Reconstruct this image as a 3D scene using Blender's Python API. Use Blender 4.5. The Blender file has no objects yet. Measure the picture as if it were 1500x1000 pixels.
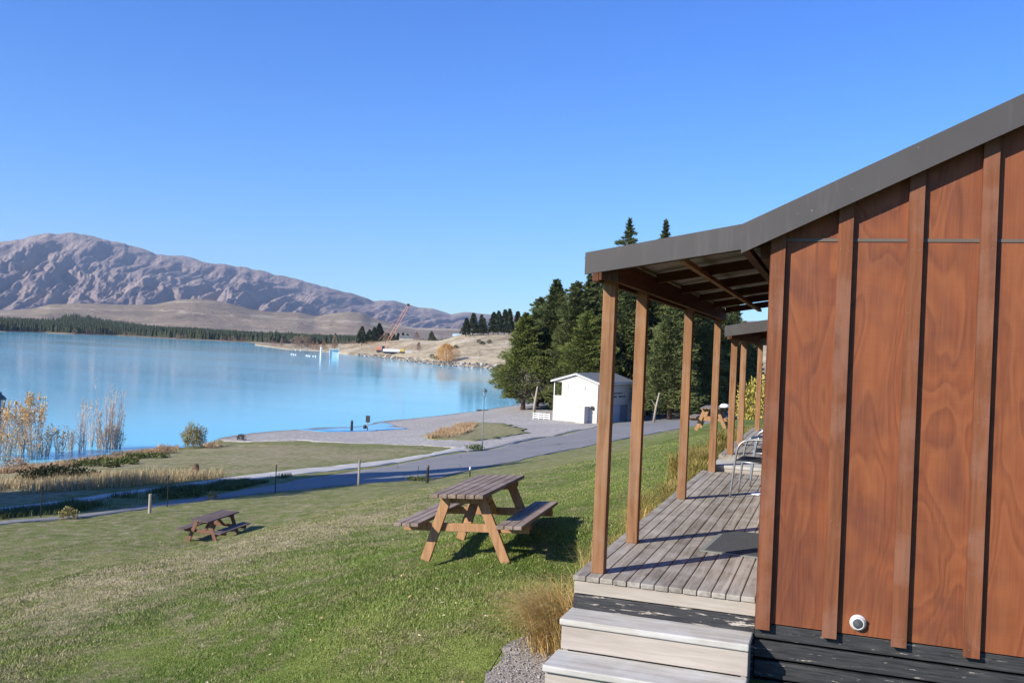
import bpy, math, random
import numpy as np
from mathutils import Vector, Matrix
R_=math.radians
PI=math.pi
rng=np.random.default_rng(7); random.seed(7)
scene=bpy.context.scene
col=scene.collection
UP=Vector((0,0,1))

# ------------------------------------------------------------------ terrain
CTRL=[(-0.11,-0.35,-0.66),(-0.27,1.12,-0.66),(-0.57,-0.27,-0.76),(-1.21,0.0,-0.95),(-3.03,0.03,-1.25),(-5.19,0.05,-1.6),(-2.1,3.46,-0.8),(-2.66,3.56,-0.86),(-1.57,3.23,-0.76),(-1.62,4.28,-0.76),(-1.3,5.54,-0.72),(-2.55,2.19,-0.98),(-3.61,1.88,-1.25),(-4.48,0.93,-1.45),(-8.71,3.27,-2.25),(-8.8,5.21,-2.2),(-8.61,7.05,-2.2),(-8.7,9.43,-2.3),(-9.9,13.84,-2.7),(-5.92,10.65,-1.85),(-10.6,18.15,-3.0),(-4.52,13.31,-1.6),(-3.81,14.68,-1.4),(-2.27,6.92,-0.95),(0.0,-12.0,-1.0),(3.0,-8.0,-0.6),(1.0,-1.0,-0.64),(3.0,0.0,-0.6),(8.0,0.0,-0.4),(-0.4,3.0,-0.68),(-0.4,6.0,-0.66),(-0.6,9.0,-0.62),(-1.0,14.0,-0.7),(-1.5,20.0,-0.85),(-2.4,27.0,-1.05),(2.0,30.0,-0.9),(8.0,10.0,-0.4),(8.0,30.0,-0.6),(20.0,0.0,0.5),(-5.0,-12.0,-1.4),(-3.2,34.0,-1.3),(0.0,38.0,-1.3),(-12.0,-12.0,-2.6),(-20.0,-10.0,-4.0),(-16.46,10.42,-4.7),(-17.48,14.74,-4.8),(-17.85,18.63,-5.0),(-16.52,18.21,-4.95),(-16.45,19.45,-4.95),(-21.46,14.97,-5.0),(-21.47,17.58,-5.05),(-21.76,21.7,-5.1),(-19.59,23.63,-5.0),(-18.42,26.48,-4.9),(-24.79,17.99,-5.2),(-23.69,19.85,-5.2),(-23.35,22.14,-5.25),(-22.48,24.14,-5.2),(-20.8,28.18,-5.1),(-19.27,30.08,-5.0),(-17.65,32.15,-4.9),(-15.72,32.83,-4.75),(-15.98,39.7,-5.0),(-15.51,45.28,-5.1),(-14.67,57.82,-5.3),(-12.75,67.7,-5.2),(-11.98,77.73,-5.0),(-13.06,32.31,-4.3),(-8.61,24.63,-3.0),(-8.85,28.67,-3.1),(-7.01,27.85,-2.6),(-6.95,32.13,-2.6),(-28.43,21.3,-5.6),(-27.63,26.96,-5.6),(-27.42,29.36,-5.65),(-26.8,33.11,-5.7),(-25.75,37.66,-5.75),(-24.12,44.91,-5.85),(-23.42,56.45,-6.0),(-22.24,56.93,-6.0),(-22.04,72.1,-6.1),(-22.0,88.43,-6.2),(-27.54,91.33,-6.25),(-20.53,98.35,-6.2),(-37.58,29.62,-6.3),(-37.14,34.55,-6.3),(-35.78,43.32,-6.3),(-33.04,50.97,-6.35),(-29.18,59.47,-6.4),(-27.09,67.05,-6.2),(-29.7,65.87,-6.3),(-28.59,79.87,-6.3),(-32.73,96.25,-6.5),(-36.29,111.23,-6.5),(-46.65,37.9,-7.4),(-45.75,40.16,-7.4),(-46.15,42.8,-7.4),(-46.52,48.25,-7.4),(-46.19,52.96,-7.4),(-46.3,57.21,-7.4),(-48.11,61.88,-7.4),(-48.5,68.01,-7.4),(-46.89,76.23,-7.4),(-45.79,87.5,-7.4),(-44.58,99.82,-7.4),(-43.95,112.16,-7.4),(-44.5,123.28,-7.4),(-44.97,134.16,-7.4),(-45.73,149.5,-7.4),(-46.9,171.63,-7.4),(-45.84,73.19,-7.32),(-42.1,73.17,-7.25),(-40.33,76.81,-7.25),(-39.05,80.35,-7.2),(-47.06,68.05,-7.3),(-41.32,64.55,-7.05),(-35.79,67.87,-6.9),(-20.19,114.15,-5.8),(-17.68,120.6,-5.5),(-19.04,129.24,-5.0),(-13.13,128.09,-4.6),(-8.79,131.91,-4.0),(-10.18,149.15,-2.5),(-27.99,186.99,-5.0),(-34.15,151.61,-6.2),(-63.92,53.61,-9.0),(-65.51,66.86,-9.0),(-62.59,74.23,-9.0),(-62.6,84.82,-9.0),(-63.66,101.16,-9.0),(-61.82,119.07,-9.0),(-59.78,134.58,-9.0),(-61.0,163.51,-9.0),(-62.01,192.44,-9.0),(261.49,143.65,-2.0),(867.71,493.65,5.0),(2599.76,1493.65,0.0),(6063.86,3493.65,0.0),(213.81,205.79,-2.0),(708.79,700.76,5.0),(2123.0,2114.97,0.0),(4951.43,4943.4,0.0),(151.68,253.46,-2.0),(501.68,859.68,5.0),(1501.68,2591.73,0.0),(3501.68,6055.83,0.0),(79.33,283.43,-2.0),(260.5,959.58,5.0),(778.14,2891.43,0.0),(1813.41,6755.13,0.0),(1.68,293.65,-2.0),(1.68,993.65,-12.0),(1.68,2993.65,0.0),(1.68,6993.65,0.0),(-75.96,283.43,-12.0),(-257.14,959.58,-14.0),(-774.78,2891.43,-16.0),(-1810.05,6755.13,-20.0),(-148.32,253.46,-12.0),(-498.32,859.68,-14.0),(-1498.32,2591.73,-16.0),(-3498.32,6055.83,-20.0),(-210.45,205.79,-12.0),(-705.43,700.76,-14.0),(-2119.64,2114.97,-16.0),(-4948.07,4943.4,-20.0),(-258.13,143.65,-12.0),(-864.34,493.65,-14.0),(-2596.4,1493.65,-16.0),(-6060.5,3493.65,-20.0),(-288.1,71.3,-12.0),(-964.25,252.47,-14.0),(-2896.1,770.11,-16.0),(-6759.8,1805.39,-20.0),(-298.32,-6.35,-12.0),(-998.32,-6.35,-14.0),(-2998.32,-6.35,-16.0),(-6998.32,-6.35,-20.0),(-80.0,0.0,-8.5),(-60.0,10.0,-7.8),(-300.0,-300.0,-14.0),(-40.0,0.0,-5.8),(-50.0,-100.0,-6.0),(0.0,-100.0,0.0),(100.0,-100.0,5.0),(300.0,0.0,10.0),(60.0,60.0,0.0),(100.0,150.0,2.0),(0.0,-7000.0,0.0),(7000.0,0.0,10.0),(-7000.0,-1000.0,-20.0)]
ROAD=[(-25.37,15.47),(-24.83,18.02),(-23.69,19.84),(-23.31,22.1),(-22.56,24.23),(-22.17,25.41),(-20.89,28.31),(-19.44,30.37),(-17.78,32.4),(-15.82,34.14),(-16.44,40.89),(-15.92,46.49),(-15.09,59.42),(-13.66,68.08),(-7,85),(2,112),(12,125),(40,150)]
ROADF=[(-26.14,16.07),(-25.44,18.58),(-24.46,20.63),(-24.07,22.95),(-23.52,25.01),(-22.91,26.39),(-22.78,28.06),(-22.85,31.29),(-23.19,34.2),(-23.05,38.03),(-22.8,42.31),(-22.68,49.86),(-21.87,56.11),(-21.92,61.05),(-21.15,69.18),(-19.79,80.17),(-20.38,100.22),(-20.18,114.14),(-18.22,124.01),(0,140),(30,165)]
PATHT=[(-30.04,19.19),(-29.31,22.1),(-28.62,23.46),(-28.22,25.22),(-27.94,27.31),(-27.84,29.86),(-27.58,32.53),(-27.27,35.5),(-26.61,39.02),(-25.69,42.71),(-24.75,46.15),(-24.11,50.87),(-24.09,55.5),(-24.38,61.64)]
PATHB=[(-28.55,18.0),(-27.85,20.78),(-27.59,22.44),(-27.36,24.32),(-27.18,26.45),(-26.78,28.58),(-26.09,30.57),(-25.78,33.36),(-25.1,36.61),(-24.15,39.98),(-23.46,43.61),(-23.33,48.11),(-23.04,53.01),(-22.43,56.61)]
BEACH=[(-49.44,62.73),(-50.48,70.94),(-48.91,79.65),(-47.57,91.02),(-46.37,103.93),(-45.69,116.65),(-46.67,129.32),(-47.45,141.6),(-48.66,159.09),(-47.61,179.49),(-28.89,161.28),(-19.9,134.7),(-18.35,124.85),(-20.42,115.43),(-20.73,101.92),(-20.09,81.4),(-21.45,70.16),(-22.12,61.6),(-22.14,56.81),(-22.33,55.01),(-24.08,57.01),(-28.1,59.63),(-31.84,60.11),(-34.06,59.76),(-36.94,60.47),(-39.88,61.14),(-41.7,59.93),(-43.67,58.99),(-45.9,59.34)]
MOUND=[(-30.95,66.14),(-33.17,73.8),(-34.48,83.8),(-33.99,86.44),(-30.22,84.47),(-26.24,78.09),(-24.14,74.32),(-24.49,71.9),(-24.59,66.88),(-25.2,63.76),(-27.48,63.56),(-29.55,64.14)]
PUDDLE=[(-47.08,72.73),(-45.52,75.21),(-45.01,79.12),(-44.64,83.66),(-45.1,86.48),(-42.46,83.34),(-40.4,81.56),(-38.89,79.38),(-40.16,77.96),(-40.42,75.53),(-42.09,73.14),(-43.93,71.24)]
GRAVEL=[(-0.44,-0.72),(-0.56,-0.23),(-0.6,0.12),(-0.56,0.34),(-0.4,0.6),(-0.26,0.99),(-0.15,0.89),(0.27,-0.68),(0.12,-1.42),(-0.19,-1.46)]
CREST=[(-8.12,2.15),(-10.26,3.98),(-9.74,4.22),(-9.33,5.79),(-9.53,8.24),(-9.91,11.25),(-8.88,12.08),(-7.77,13.96),(-13.34,28.43),(-7.79,18.5),(-6.17,11.88),(-5.83,9.81),(-5.76,6.66),(-5.9,5.19),(-6.18,3.51),(-6.64,2.32),(-6.88,1.59)]
DRYN=[(-48.71,36.8),(-46.57,40.96),(-45.01,46.55),(-43.89,54.03),(-45.15,58.31),(-34.98,57.11),(-31.55,55.13),(-28.2,57.41),(-23.84,53.68),(-24.96,46.56),(-26.83,39.37),(-28.05,30.12),(-28.8,23.63),(-30.26,21.09)]
WEEDS=[(-27.66,20.61),(-27.09,26.35),(-25.87,30.29),(-24.66,35.91),(-22.95,28.31),(-23.67,25.2),(-24.79,20.97),(-25.61,18.74)]
SKY_M=[(59.263,0.04553),(55.408,0.05716),(51.727,0.06816),(49.909,0.0699),(48.032,0.07674),(47.068,0.08086),(46.025,0.0871),(45.088,0.08894),(44.479,0.09091),(43.157,0.08832),(42.092,0.08522),(41.042,0.08064),(40.122,0.07576),(38.943,0.07525),(37.51,0.07083),(36.177,0.06964),(34.431,0.06672),(33.642,0.06405),(32.449,0.06035),(30.837,0.05413),(29.21,0.04922),(28.387,0.04566),(27.724,0.04192),(27.07,0.0425),(26.455,0.04303),(25.705,0.04005),(24.953,0.03706),(24.165,0.03698),(23.407,0.03324),(22.986,0.03139),(22.035,0.03434),(20.485,0.03264),(18.811,0.03247),(12.984,0.03456),(4.904,0.03707),(-2.641,0.03806),(-12.602,0.03372)]
SKY_B=[(56.718,0.04394),(41.876,0.0552),(40.652,0.06894),(40.12,0.07474),(39.39,0.07673),(38.726,0.07759),(38.086,0.07565),(37.512,0.07152),(35.966,0.06219),(21.293,0.02179)]
SKY_F=[(59.186,0.0093),(47.88,0.01228),(46.321,0.01577),(45.499,0.02084),(43.49,0.02391),(41.801,0.02429),(40.219,0.02587),(39.093,0.03111),(38.021,0.03426),(37.04,0.03386),(35.888,0.0308),(34.719,0.02629),(33.543,0.02454),(32.124,0.02581),(31.078,0.02245),(30.163,0.02611),(29.159,0.02913),(28.344,0.02839),(27.76,0.02384),(26.185,0.0179),(25.022,0.01521),(22.407,0.01655),(18.776,0.01863),(8.846,0.01655),(-9.524,0.0128)]
FOR_T=[(59.182,0.00707),(50.988,0.00732),(47.871,0.00845),(45.906,0.00901),(45.036,0.01048),(44.74,0.01471),(44.229,0.01521),(43.81,0.01296),(43.535,0.01389),(42.83,0.01121),(41.442,0.00911),(39.953,0.00702),(37.349,0.0058),(33.491,0.00407),(30.31,0.00449),(27.061,0.00634),(25.409,0.00474),(23.743,0.00167)]
SH_FAR=[(59.148,1015.3),(50.954,1190.7),(47.834,1191.4),(45.869,1358.3),(44.517,1250.9),(42.082,1361.1),(39.552,1222.0),(37.315,1165.6),(35.021,1165.2),(33.46,1083.3),(31.88,1150.1),(30.279,1170.5),(27.022,1018.0),(21.216,1021.0),(8.785,1051.4)]
SH_PT=[(34.549,871.3),(34.04,801.9),(32.659,671.8),(30.666,656.0),(28.637,543.7),(26.999,493.1),(25.345,435.3),(23.681,389.7),(22.013,374.3),(19.92,354.4),(16.991,336.0),(12.831,323.6),(4.749,313.9),(-9.609,312.5)]
SKY_P=[(34.55,-0.01016),(34.045,-0.00943),(32.671,-0.00875),(30.68,-0.00797),(28.668,-0.00429),(27.044,-0.00015),(25.403,0.00257),(23.745,0.00239),(23.128,0.00506),(22.513,0.00917),(21.685,0.01164),(19.597,0.01216),(17.089,0.01261),(12.923,0.00993),(7.204,0.00345),(5.623,0.00822),(4.674,0.02307),(3.901,0.02642),(1.038,0.03246),(-9.471,0.0384)]
POS={'t2':(-17.07,18.7,-4.99,46.04),'wood1':(-18.37,31.23,-4.94,32.61),'wood2':(-21.8,21.75,-5.11,40.08),'bollard':(-15.28,31.85,-4.65,32.95),'cap':(-14.27,34.4,-4.56,31.38),'st1':(-25.13,20.04,-5.3,40.7),'st2':(-22.49,23.55,-5.19,37.94),'st3':(-20.57,27.98,-5.08,34.55),'st4':(-16.58,33.68,-4.87,31.33),'lamp':(-22.18,56.78,-5.98,20.34),'lampL':(-27.86,20.57,-5.54,39.08),'signb':(-41.31,75.53,-7.26,15.0),'pole':(-42.28,74.15,-7.27,15.16),'bsh1':(-44.5,53.44,-7.26,19.16),'stump':(-30.35,35.44,-5.93,27.45),'dark1':(-33.14,28.46,-5.99,30.97),'dark2':(-31.73,28.8,-5.9,31.07),'weed1':(-23.99,20.15,-5.23,41.03),'weed2':(-16.07,32.87,-4.79,32.01),'weed3':(-17.18,33.76,-4.93,31.13),'lampbush':(-22.63,56.45,-5.99,20.39),'bldA':(-27.56,91.4,-6.26,13.46),'bldB':(-22.47,90.29,-6.21,13.83),'bldC':(-20.73,99.26,-6.19,12.81),'tr1':(-36.34,111.38,-6.51,11.09),'tr2':(-33.76,114.09,-6.39,10.94),'tr3':(-40.59,132.68,-6.96,9.45),'marker':(-17.7,99.0,-5.97,12.96),'smallb':(-45.58,61.04,-7.26,17.33),'ducks':(-44.21,114.64,-7.41,10.6),'sap0':(-51.66,42.98,-7.45,21.41),'sap1':(-50.09,42.37,-7.45,21.78),'sap2':(-50.15,43.27,-7.45,21.48),'sap3':(-50.2,44.19,-7.45,21.19),'sap4':(-48.81,43.42,-7.45,21.58),'sap5':(-50.78,46.76,-7.45,20.36),'sap6':(-49.69,47.69,-7.45,20.21),'sap7':(-51.23,50.3,-7.45,19.36),'sap8':(-49.8,49.8,-7.45,19.62),'sap9':(-49.93,50.85,-7.45,19.33),'sap10':(-48.23,50.03,-7.45,19.7),'sap11':(-49.64,46.67,-7.45,20.5),'barge':(-273.67,545.55,-7.2,2.24),'crane':(-258.82,506.61,-7.2,2.41),'boath':(-291.65,503.81,-7.2,2.37),'whitepost':(-309.18,517.95,-7.2,2.3),'willow':(-223.28,523.8,-7.2,2.39),'pin3a':(-501.37,933.04,-7.2,1.3),'pin3b':(-575.7,1101.9,-7.2,1.11),'pin3c':(-658.36,1276.06,-7.2,0.96)}
CAM=dict(loc=(1.6807, -6.3459, 1.5732),r=(0.94377, 0.32769, 0.04383),u=(-0.0397, -0.01928, 0.99903),f=(0.32822, -0.94459, -0.00519))

CT=np.array(CTRL)
def _solve():
    n=len(CT)
    K=np.sqrt(((CT[:,None,:2]-CT[None,:,:2])**2).sum(2)+2.25)
    A=np.zeros((n+1,n+1)); A[:n,:n]=-K-0.15*np.eye(n); A[:n,n]=1; A[n,:n]=1
    return np.linalg.solve(A,np.append(CT[:,2],0))
TW=_solve()
def ter(x,y):
    x=np.asarray(x,float); y=np.asarray(y,float); sh=x.shape
    x=x.ravel(); y=y.ravel(); out=np.empty(len(x))
    for i in range(0,len(x),20000):
        a=x[i:i+20000]; b=y[i:i+20000]
        r=np.sqrt((a[:,None]-CT[:,0])**2+(b[:,None]-CT[:,1])**2+2.25)
        out[i:i+20000]=-(r@TW[:-1])+TW[-1]
    return out.reshape(sh)
def tz(x,y): return float(ter(np.array([x]),np.array([y]))[0])
CAMX,CAMY,CAMZ=CAM['loc']
LAKE=-7.4

# ------------------------------------------------------------------ tagging
def tag(o,label=None,cat=None,group=None,kind=None):
    if label: o['label']=label
    if cat: o['category']=cat
    if group: o['group']=group
    if kind: o['kind']=kind
    return o
def empty(name,loc,rot=(0,0,0),label=None,cat=None,group=None):
    o=bpy.data.objects.new(name,None); col.objects.link(o); o.location=loc; o.rotation_euler=rot
    o.empty_display_size=.2
    return tag(o,label,cat,group)
def copy_tree(o,parent=None):
    c=o.copy(); col.objects.link(c); c.parent=parent
    for ch in list(o.children): copy_tree(ch,c)
    return c
def mesh_np(name,V,F,mat,parent=None,smooth=False,attr=None):
    V=np.asarray(V,np.float32); F=np.asarray(F,np.int32)
    me=bpy.data.meshes.new(name); k=F.shape[1]
    me.vertices.add(len(V)); me.vertices.foreach_set('co',V.ravel())
    me.loops.add(F.size); me.loops.foreach_set('vertex_index',F.ravel())
    me.polygons.add(len(F)); me.polygons.foreach_set('loop_start',np.arange(0,F.size,k,dtype=np.int32))
    try: me.polygons.foreach_set('loop_total',np.full(len(F),k,dtype=np.int32))
    except Exception: pass
    me.update(calc_edges=True)
    if smooth: me.shade_smooth()
    if attr is not None:
        a=me.attributes.new('dry','FLOAT','POINT'); a.data.foreach_set('value',np.asarray(attr,np.float32))
    if mat: me.materials.append(mat)
    o=bpy.data.objects.new(name,me); col.objects.link(o); o.parent=parent
    return o

# ------------------------------------------------------------------ mesh builder
class MB:
    def __init__(s): s.v=[]; s.f=[]
    def box(s,x0,x1,y0,y1,z0,z1,M=None):
        b=len(s.v)
        c=[(x0,y0,z0),(x1,y0,z0),(x1,y1,z0),(x0,y1,z0),(x0,y0,z1),(x1,y0,z1),(x1,y1,z1),(x0,y1,z1)]
        if M is not None: c=[tuple(M@Vector(p)) for p in c]
        s.v+=c
        s.f+=[tuple(b+i for i in q) for q in ((0,3,2,1),(4,5,6,7),(0,1,5,4),(1,2,6,5),(2,3,7,6),(3,0,4,7))]
        return s
    def bar(s,p,q,w,h,up=UP):
        # box from p to q, w across, h along up
        p=Vector(p); q=Vector(q); d=(q-p); L=d.length; d.normalize()
        x=d.cross(up).normalized(); z=x.cross(d).normalized()
        M=Matrix(((x.x,d.x,z.x,p.x),(x.y,d.y,z.y,p.y),(x.z,d.z,z.z,p.z),(0,0,0,1)))
        return s.box(-w/2,w/2,0,L,-h/2,h/2,M)
    def tube(s,pts,rad,n=8,cap=True):
        pts=[Vector(p) for p in pts]; m=len(pts)
        if not hasattr(rad,'__len__'): rad=[rad]*m
        b=len(s.v); pr=None
        for i,p in enumerate(pts):
            d=(pts[min(i+1,m-1)]-pts[max(i-1,0)]).normalized()
            if pr is None:
                a=Vector((1,0,0)) if abs(d.x)<.9 else Vector((0,1,0)); x=d.cross(a).normalized()
            else: x=(pr-d*pr.dot(d)).normalized()
            pr=x; y=d.cross(x)
            for k in range(n):
                t=2*PI*k/n; s.v.append(tuple(p+(x*math.cos(t)+y*math.sin(t))*rad[i]))
        for i in range(m-1):
            for k in range(n):
                a=b+i*n+k; c=b+i*n+(k+1)%n
                s.f.append((a,c,c+n,a+n))
        if cap:
            s.f.append(tuple(b+k for k in range(n))[::-1]); s.f.append(tuple(b+(m-1)*n+k for k in range(n)))
        return s
    def lathe(s,prof,n=20,c=(0,0,0)):
        b=len(s.v); m=len(prof)
        for r,z in prof:
            for k in range(n):
                t=2*PI*k/n; s.v.append((c[0]+r*math.cos(t),c[1]+r*math.sin(t),c[2]+z))
        for i in range(m-1):
            for k in range(n):
                a=b+i*n+k; d=b+i*n+(k+1)%n; s.f.append((a,d,d+n,a+n))
        s.f.append(tuple(b+k for k in range(n))[::-1]); s.f.append(tuple(b+(m-1)*n+k for k in range(n)))
        return s
    def prism(s,poly,y0,y1):
        # polygon in XZ extruded along Y
        b=len(s.v); n=len(poly)
        s.v+=[(x,y0,z) for x,z in poly]+[(x,y1,z) for x,z in poly]
        s.f.append(tuple(b+i for i in range(n))); s.f.append(tuple(b+n+i for i in range(n))[::-1])
        for i in range(n):
            j=(i+1)%n; s.f.append((b+i,b+n+i,b+n+j,b+j))
        return s
    def quad(s,*p):
        b=len(s.v); s.v+=[tuple(q) for q in p]; s.f.append(tuple(range(b,b+len(p)))); return s
    def build(s,name,mat,parent=None,bevel=0,smooth=False):
        me=bpy.data.meshes.new(name); me.from_pydata(s.v,[],s.f); me.validate(); me.update()
        if smooth: me.shade_smooth()
        me.materials.append(mat)
        o=bpy.data.objects.new(name,me); col.objects.link(o); o.parent=parent
        if bevel:
            m=o.modifiers.new('b','BEVEL'); m.width=bevel; m.segments=2; m.limit_method='ANGLE'; m.angle_limit=R_(40)
        return o
def icos(rad,center,seed,amp=.2,sub=2):
    # lumpy stone verts
    import bmesh
    bm=bmesh.new(); bmesh.ops.create_icosphere(bm,subdivisions=sub,radius=1)
    rr=np.random.default_rng(seed); ph=rr.uniform(0,6,6); 
    V=[]; 
    for v in bm.verts:
        c=v.co; f=1+amp*(math.sin(c.x*2.3+ph[0])*math.cos(c.y*2.1+ph[1])+.6*math.sin(c.z*3.7+ph[2]+c.x*2))
        V.append((center[0]+c.x*f*rad[0],center[1]+c.y*f*rad[1],center[2]+c.z*f*rad[2]))
    F=[[v.index for v in f.verts] for f in bm.faces]; bm.free()
    return V,F

# ------------------------------------------------------------------ materials
class NT:
    def __init__(s,name,rough=.8,spec=.3,metal=0):
        s.m=bpy.data.materials.new(name); s.m.use_nodes=True; s.nt=s.m.node_tree
        s.b=s.nt.nodes['Principled BSDF']; s.b.inputs['Roughness'].default_value=rough
        s.b.inputs['Specular IOR Level'].default_value=spec; s.b.inputs['Metallic'].default_value=metal
    def n(s,t,**kw):
        nd=s.nt.nodes.new(t)
        for k,v in kw.items(): setattr(nd,k,v)
        return nd
    def put(s,sock,v):
        if isinstance(v,bpy.types.NodeSocket): s.nt.links.new(v,sock)
        elif v is not None:
            try: sock.default_value=v
            except Exception: sock.default_value=(*v,1)
    def pos(s): return s.n('ShaderNodeNewGeometry').outputs['Position']
    def obj(s): return s.n('ShaderNodeTexCoord').outputs['Object']
    def isl(s): return s.n('ShaderNodeNewGeometry').outputs['Random Per Island']
    def oran(s): return s.n('ShaderNodeObjectInfo').outputs['Random']
    def map(s,v,scale=(1,1,1),rot=(0,0,0),loc=(0,0,0)):
        a=s.n('ShaderNodeMapping'); s.put(a.inputs['Vector'],v); a.inputs['Scale'].default_value=scale
        a.inputs['Rotation'].default_value=rot; s.put(a.inputs['Location'],loc); return a.outputs[0]
    def noise(s,v,scale=5,detail=4,rough=.55,dist=0,col=False):
        a=s.n('ShaderNodeTexNoise'); s.put(a.inputs['Vector'],v); a.inputs['Scale'].default_value=scale
        a.inputs['Detail'].default_value=detail; a.inputs['Roughness'].default_value=rough; a.inputs['Distortion'].default_value=dist
        return a.outputs['Color' if col else 'Fac']
    def voro(s,v,scale=5,out='Distance',feat='F1'):
        a=s.n('ShaderNodeTexVoronoi'); a.feature=feat; s.put(a.inputs['Vector'],v); a.inputs['Scale'].default_value=scale; return a.outputs[out]
    def ramp(s,f,stops,interp='LINEAR'):
        a=s.n('ShaderNodeValToRGB'); s.put(a.inputs[0],f); e=a.color_ramp.elements; a.color_ramp.interpolation=interp
        while len(e)<len(stops): e.new(.5)
        for i,(p,c) in enumerate(stops):
            e[i].position=p; e[i].color=(*c,1) if hasattr(c,'__len__') else (c,c,c,1)
        return a.outputs[0]
    def mix(s,f,a,b,mode='MIX'):
        x=s.n('ShaderNodeMix',data_type='RGBA',blend_type=mode); s.put(x.inputs[0],f)
        for k,v in ((6,a),(7,b)):
            if isinstance(v,bpy.types.NodeSocket): s.put(x.inputs[k],v)
            else: x.inputs[k].default_value=(*v,1) if hasattr(v,'__len__') else (v,v,v,1)
        return x.outputs[2]
    def math(s,op,a,b=0,c=0):
        x=s.n('ShaderNodeMath',operation=op); s.put(x.inputs[0],a); s.put(x.inputs[1],b); s.put(x.inputs[2],c); return x.outputs[0]
    def col(s,c): s.put(s.b.inputs['Base Color'],c if isinstance(c,bpy.types.NodeSocket) else (*c,1)); return s
    def bump(s,h,st=.3,dist=.01):
        x=s.n('ShaderNodeBump'); s.put(x.inputs['Height'],h); x.inputs['Strength'].default_value=st; x.inputs['Distance'].default_value=dist
        s.put(s.b.inputs['Normal'],x.outputs[0]); return s
    def sep(s,v):
        x=s.n('ShaderNodeSeparateXYZ'); s.put(x.inputs[0],v); return x.outputs
    def comb(s,x,y,z):
        c=s.n('ShaderNodeCombineXYZ'); s.put(c.inputs[0],x); s.put(c.inputs[1],y); s.put(c.inputs[2],z); return c.outputs[0]

def wood(name,c1,c2,axis='Y',sc=14,st=.25,grime=None,rough=.75,spec=.25,vary=.35,c3=None):
    a=NT(name,rough,spec); p=a.obj(); r=a.isl()
    off=a.math('MULTIPLY',r,37.0); cv=a.comb(off,off,off)
    add=a.n('ShaderNodeVectorMath',operation='ADD'); a.put(add.inputs[0],p); a.put(add.inputs[1],cv)
    s=[sc,sc,sc]; s['XYZ'.index(axis)]=sc*.06
    v=a.map(add.outputs[0],tuple(s))
    g=a.noise(v,1,5,.6,.6); k=a.ramp(g,[(.3,c1),(.68,c2)])
    fine=a.noise(a.map(v,(6,6,6)),1,2,.6)
    k=a.mix(a.math('MULTIPLY',fine,.45),k,a.mix(.5,k,(.02,.012,.01)),'MIX')
    br=a.math('ADD',a.math('MULTIPLY',r,vary),1-vary/2)
    k=a.mix(1,k,a.comb(br,br,br),'MULTIPLY')
    # knots
    vk=a.voro(a.map(add.outputs[0],tuple(3.2 if i!='XYZ'.index(axis) else 1.3 for i in range(3))),1)
    kn=a.ramp(vk,[(.045,1),(.09,0)]); k=a.mix(a.math('MULTIPLY',kn,.55),k,c3 or (.06,.025,.012))
    if grime:
        gn=a.noise(a.obj(),3.1,5,.6,.3); k=a.mix(a.ramp(gn,[(.45,0),(.62,grime[0])]),k,grime[1])
    a.col(k).bump(a.mix(.5,g,fine),st,.004)
    return a.m

SUN_EL=30; SUN_E=5.0; SKY_S=.077; EXPO=0.68; HAZE=4.2e-5
SHADE=[(-38,7,(.8,.8,.78),'B'),(-42,1.8,(.85,.85,1.0),'B'),(-41,9.5,(.95,.95,1.55),'B'),(-43.5,7,(.95,.95,1.45),'B'),(-39.5,12,(.9,.9,1.25),'B'),(-39.5,5.6,(.85,.85,1.42),'B'),(-42,7.2,(.8,.8,1.6),'C')]
SKY_SAT=1.15; SKY_TINT=(.53,1.02,1.68)

M={}
# cabin plywood: stained, rotary cut figure, different sheet by sheet
def ply():
    a=NT('stained_plywood',.62,.3); p=a.pos(); x,y,z=a.sep(p)
    pid=a.math('FLOOR',a.math('DIVIDE',a.math('ADD',x,a.math('MULTIPLY',y,1.0)),.4075))
    up=a.math('GREATER_THAN',z,2.34)
    o1=a.math('MULTIPLY',pid,13.7); o2=a.math('ADD',a.math('MULTIPLY',pid,5.3),a.math('MULTIPLY',up,31.0))
    v=a.comb(a.math('ADD',a.math('MULTIPLY',a.math('ADD',x,y),3.4),o1),0,a.math('ADD',a.math('MULTIPLY',z,.85),o2))
    n=a.noise(v,.62,2.5,.5,.5)
    ring=a.math('PINGPONG',a.math('MULTIPLY',n,7.0),.5)
    k=a.ramp(ring,[(0,(.215,.063,.021)),(.21,(.145,.040,.015)),(.29,(.23,.073,.025)),(.5,(.185,.052,.018)),(1,(.155,.042,.015))])
    big=a.noise(p,1.7,4,.6,.6); k=a.mix(a.ramp(big,[(.4,0),(.75,.5)]),k,(.215,.066,.026))
    blot=a.noise(a.map(p,(1.2,1,.9),loc=(4,2,9)),1.6,3,.6,.8); k=a.mix(a.ramp(blot,[(.46,0),(.66,.6)]),k,(.085,.026,.017))
    ln=a.noise(a.map(p,(1.5,1,150)),1,2,.7); k=a.mix(a.ramp(ln,[(.56,0),(.74,.32)]),k,(.10,.028,.014))
    fn=a.noise(a.map(p,(90,40,3)),1,3,.6); k=a.mix(a.ramp(fn,[(.4,0),(.8,.3)]),k,(.30,.11,.05))
    tp=a.ramp(z,[(0,0),(1,1)]); dn=a.noise(a.map(p,(14,1,1.2)),1,4,.6); k=a.mix(a.ramp(dn,[(.52,0),(.75,.22)]),k,(.24,.10,.052)); sp=a.voro(a.map(p,(6,3,6)),3.5); k=a.mix(a.ramp(sp,[(.035,.6),(.05,0)]),k,(.06,.02,.012))
    a.col(k).bump(a.mix(.5,ln,fn),.22,.003); a.put(a.b.inputs['Roughness'],a.ramp(big,[(.3,.5),(.7,.75)]))
    return a.m
M['ply']=ply()
M['batten']=wood('stained_batten',(.13,.044,.020),(.235,.083,.036),'Z',26,.35,grime=(.35,(.26,.14,.10)),vary=.35)
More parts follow.
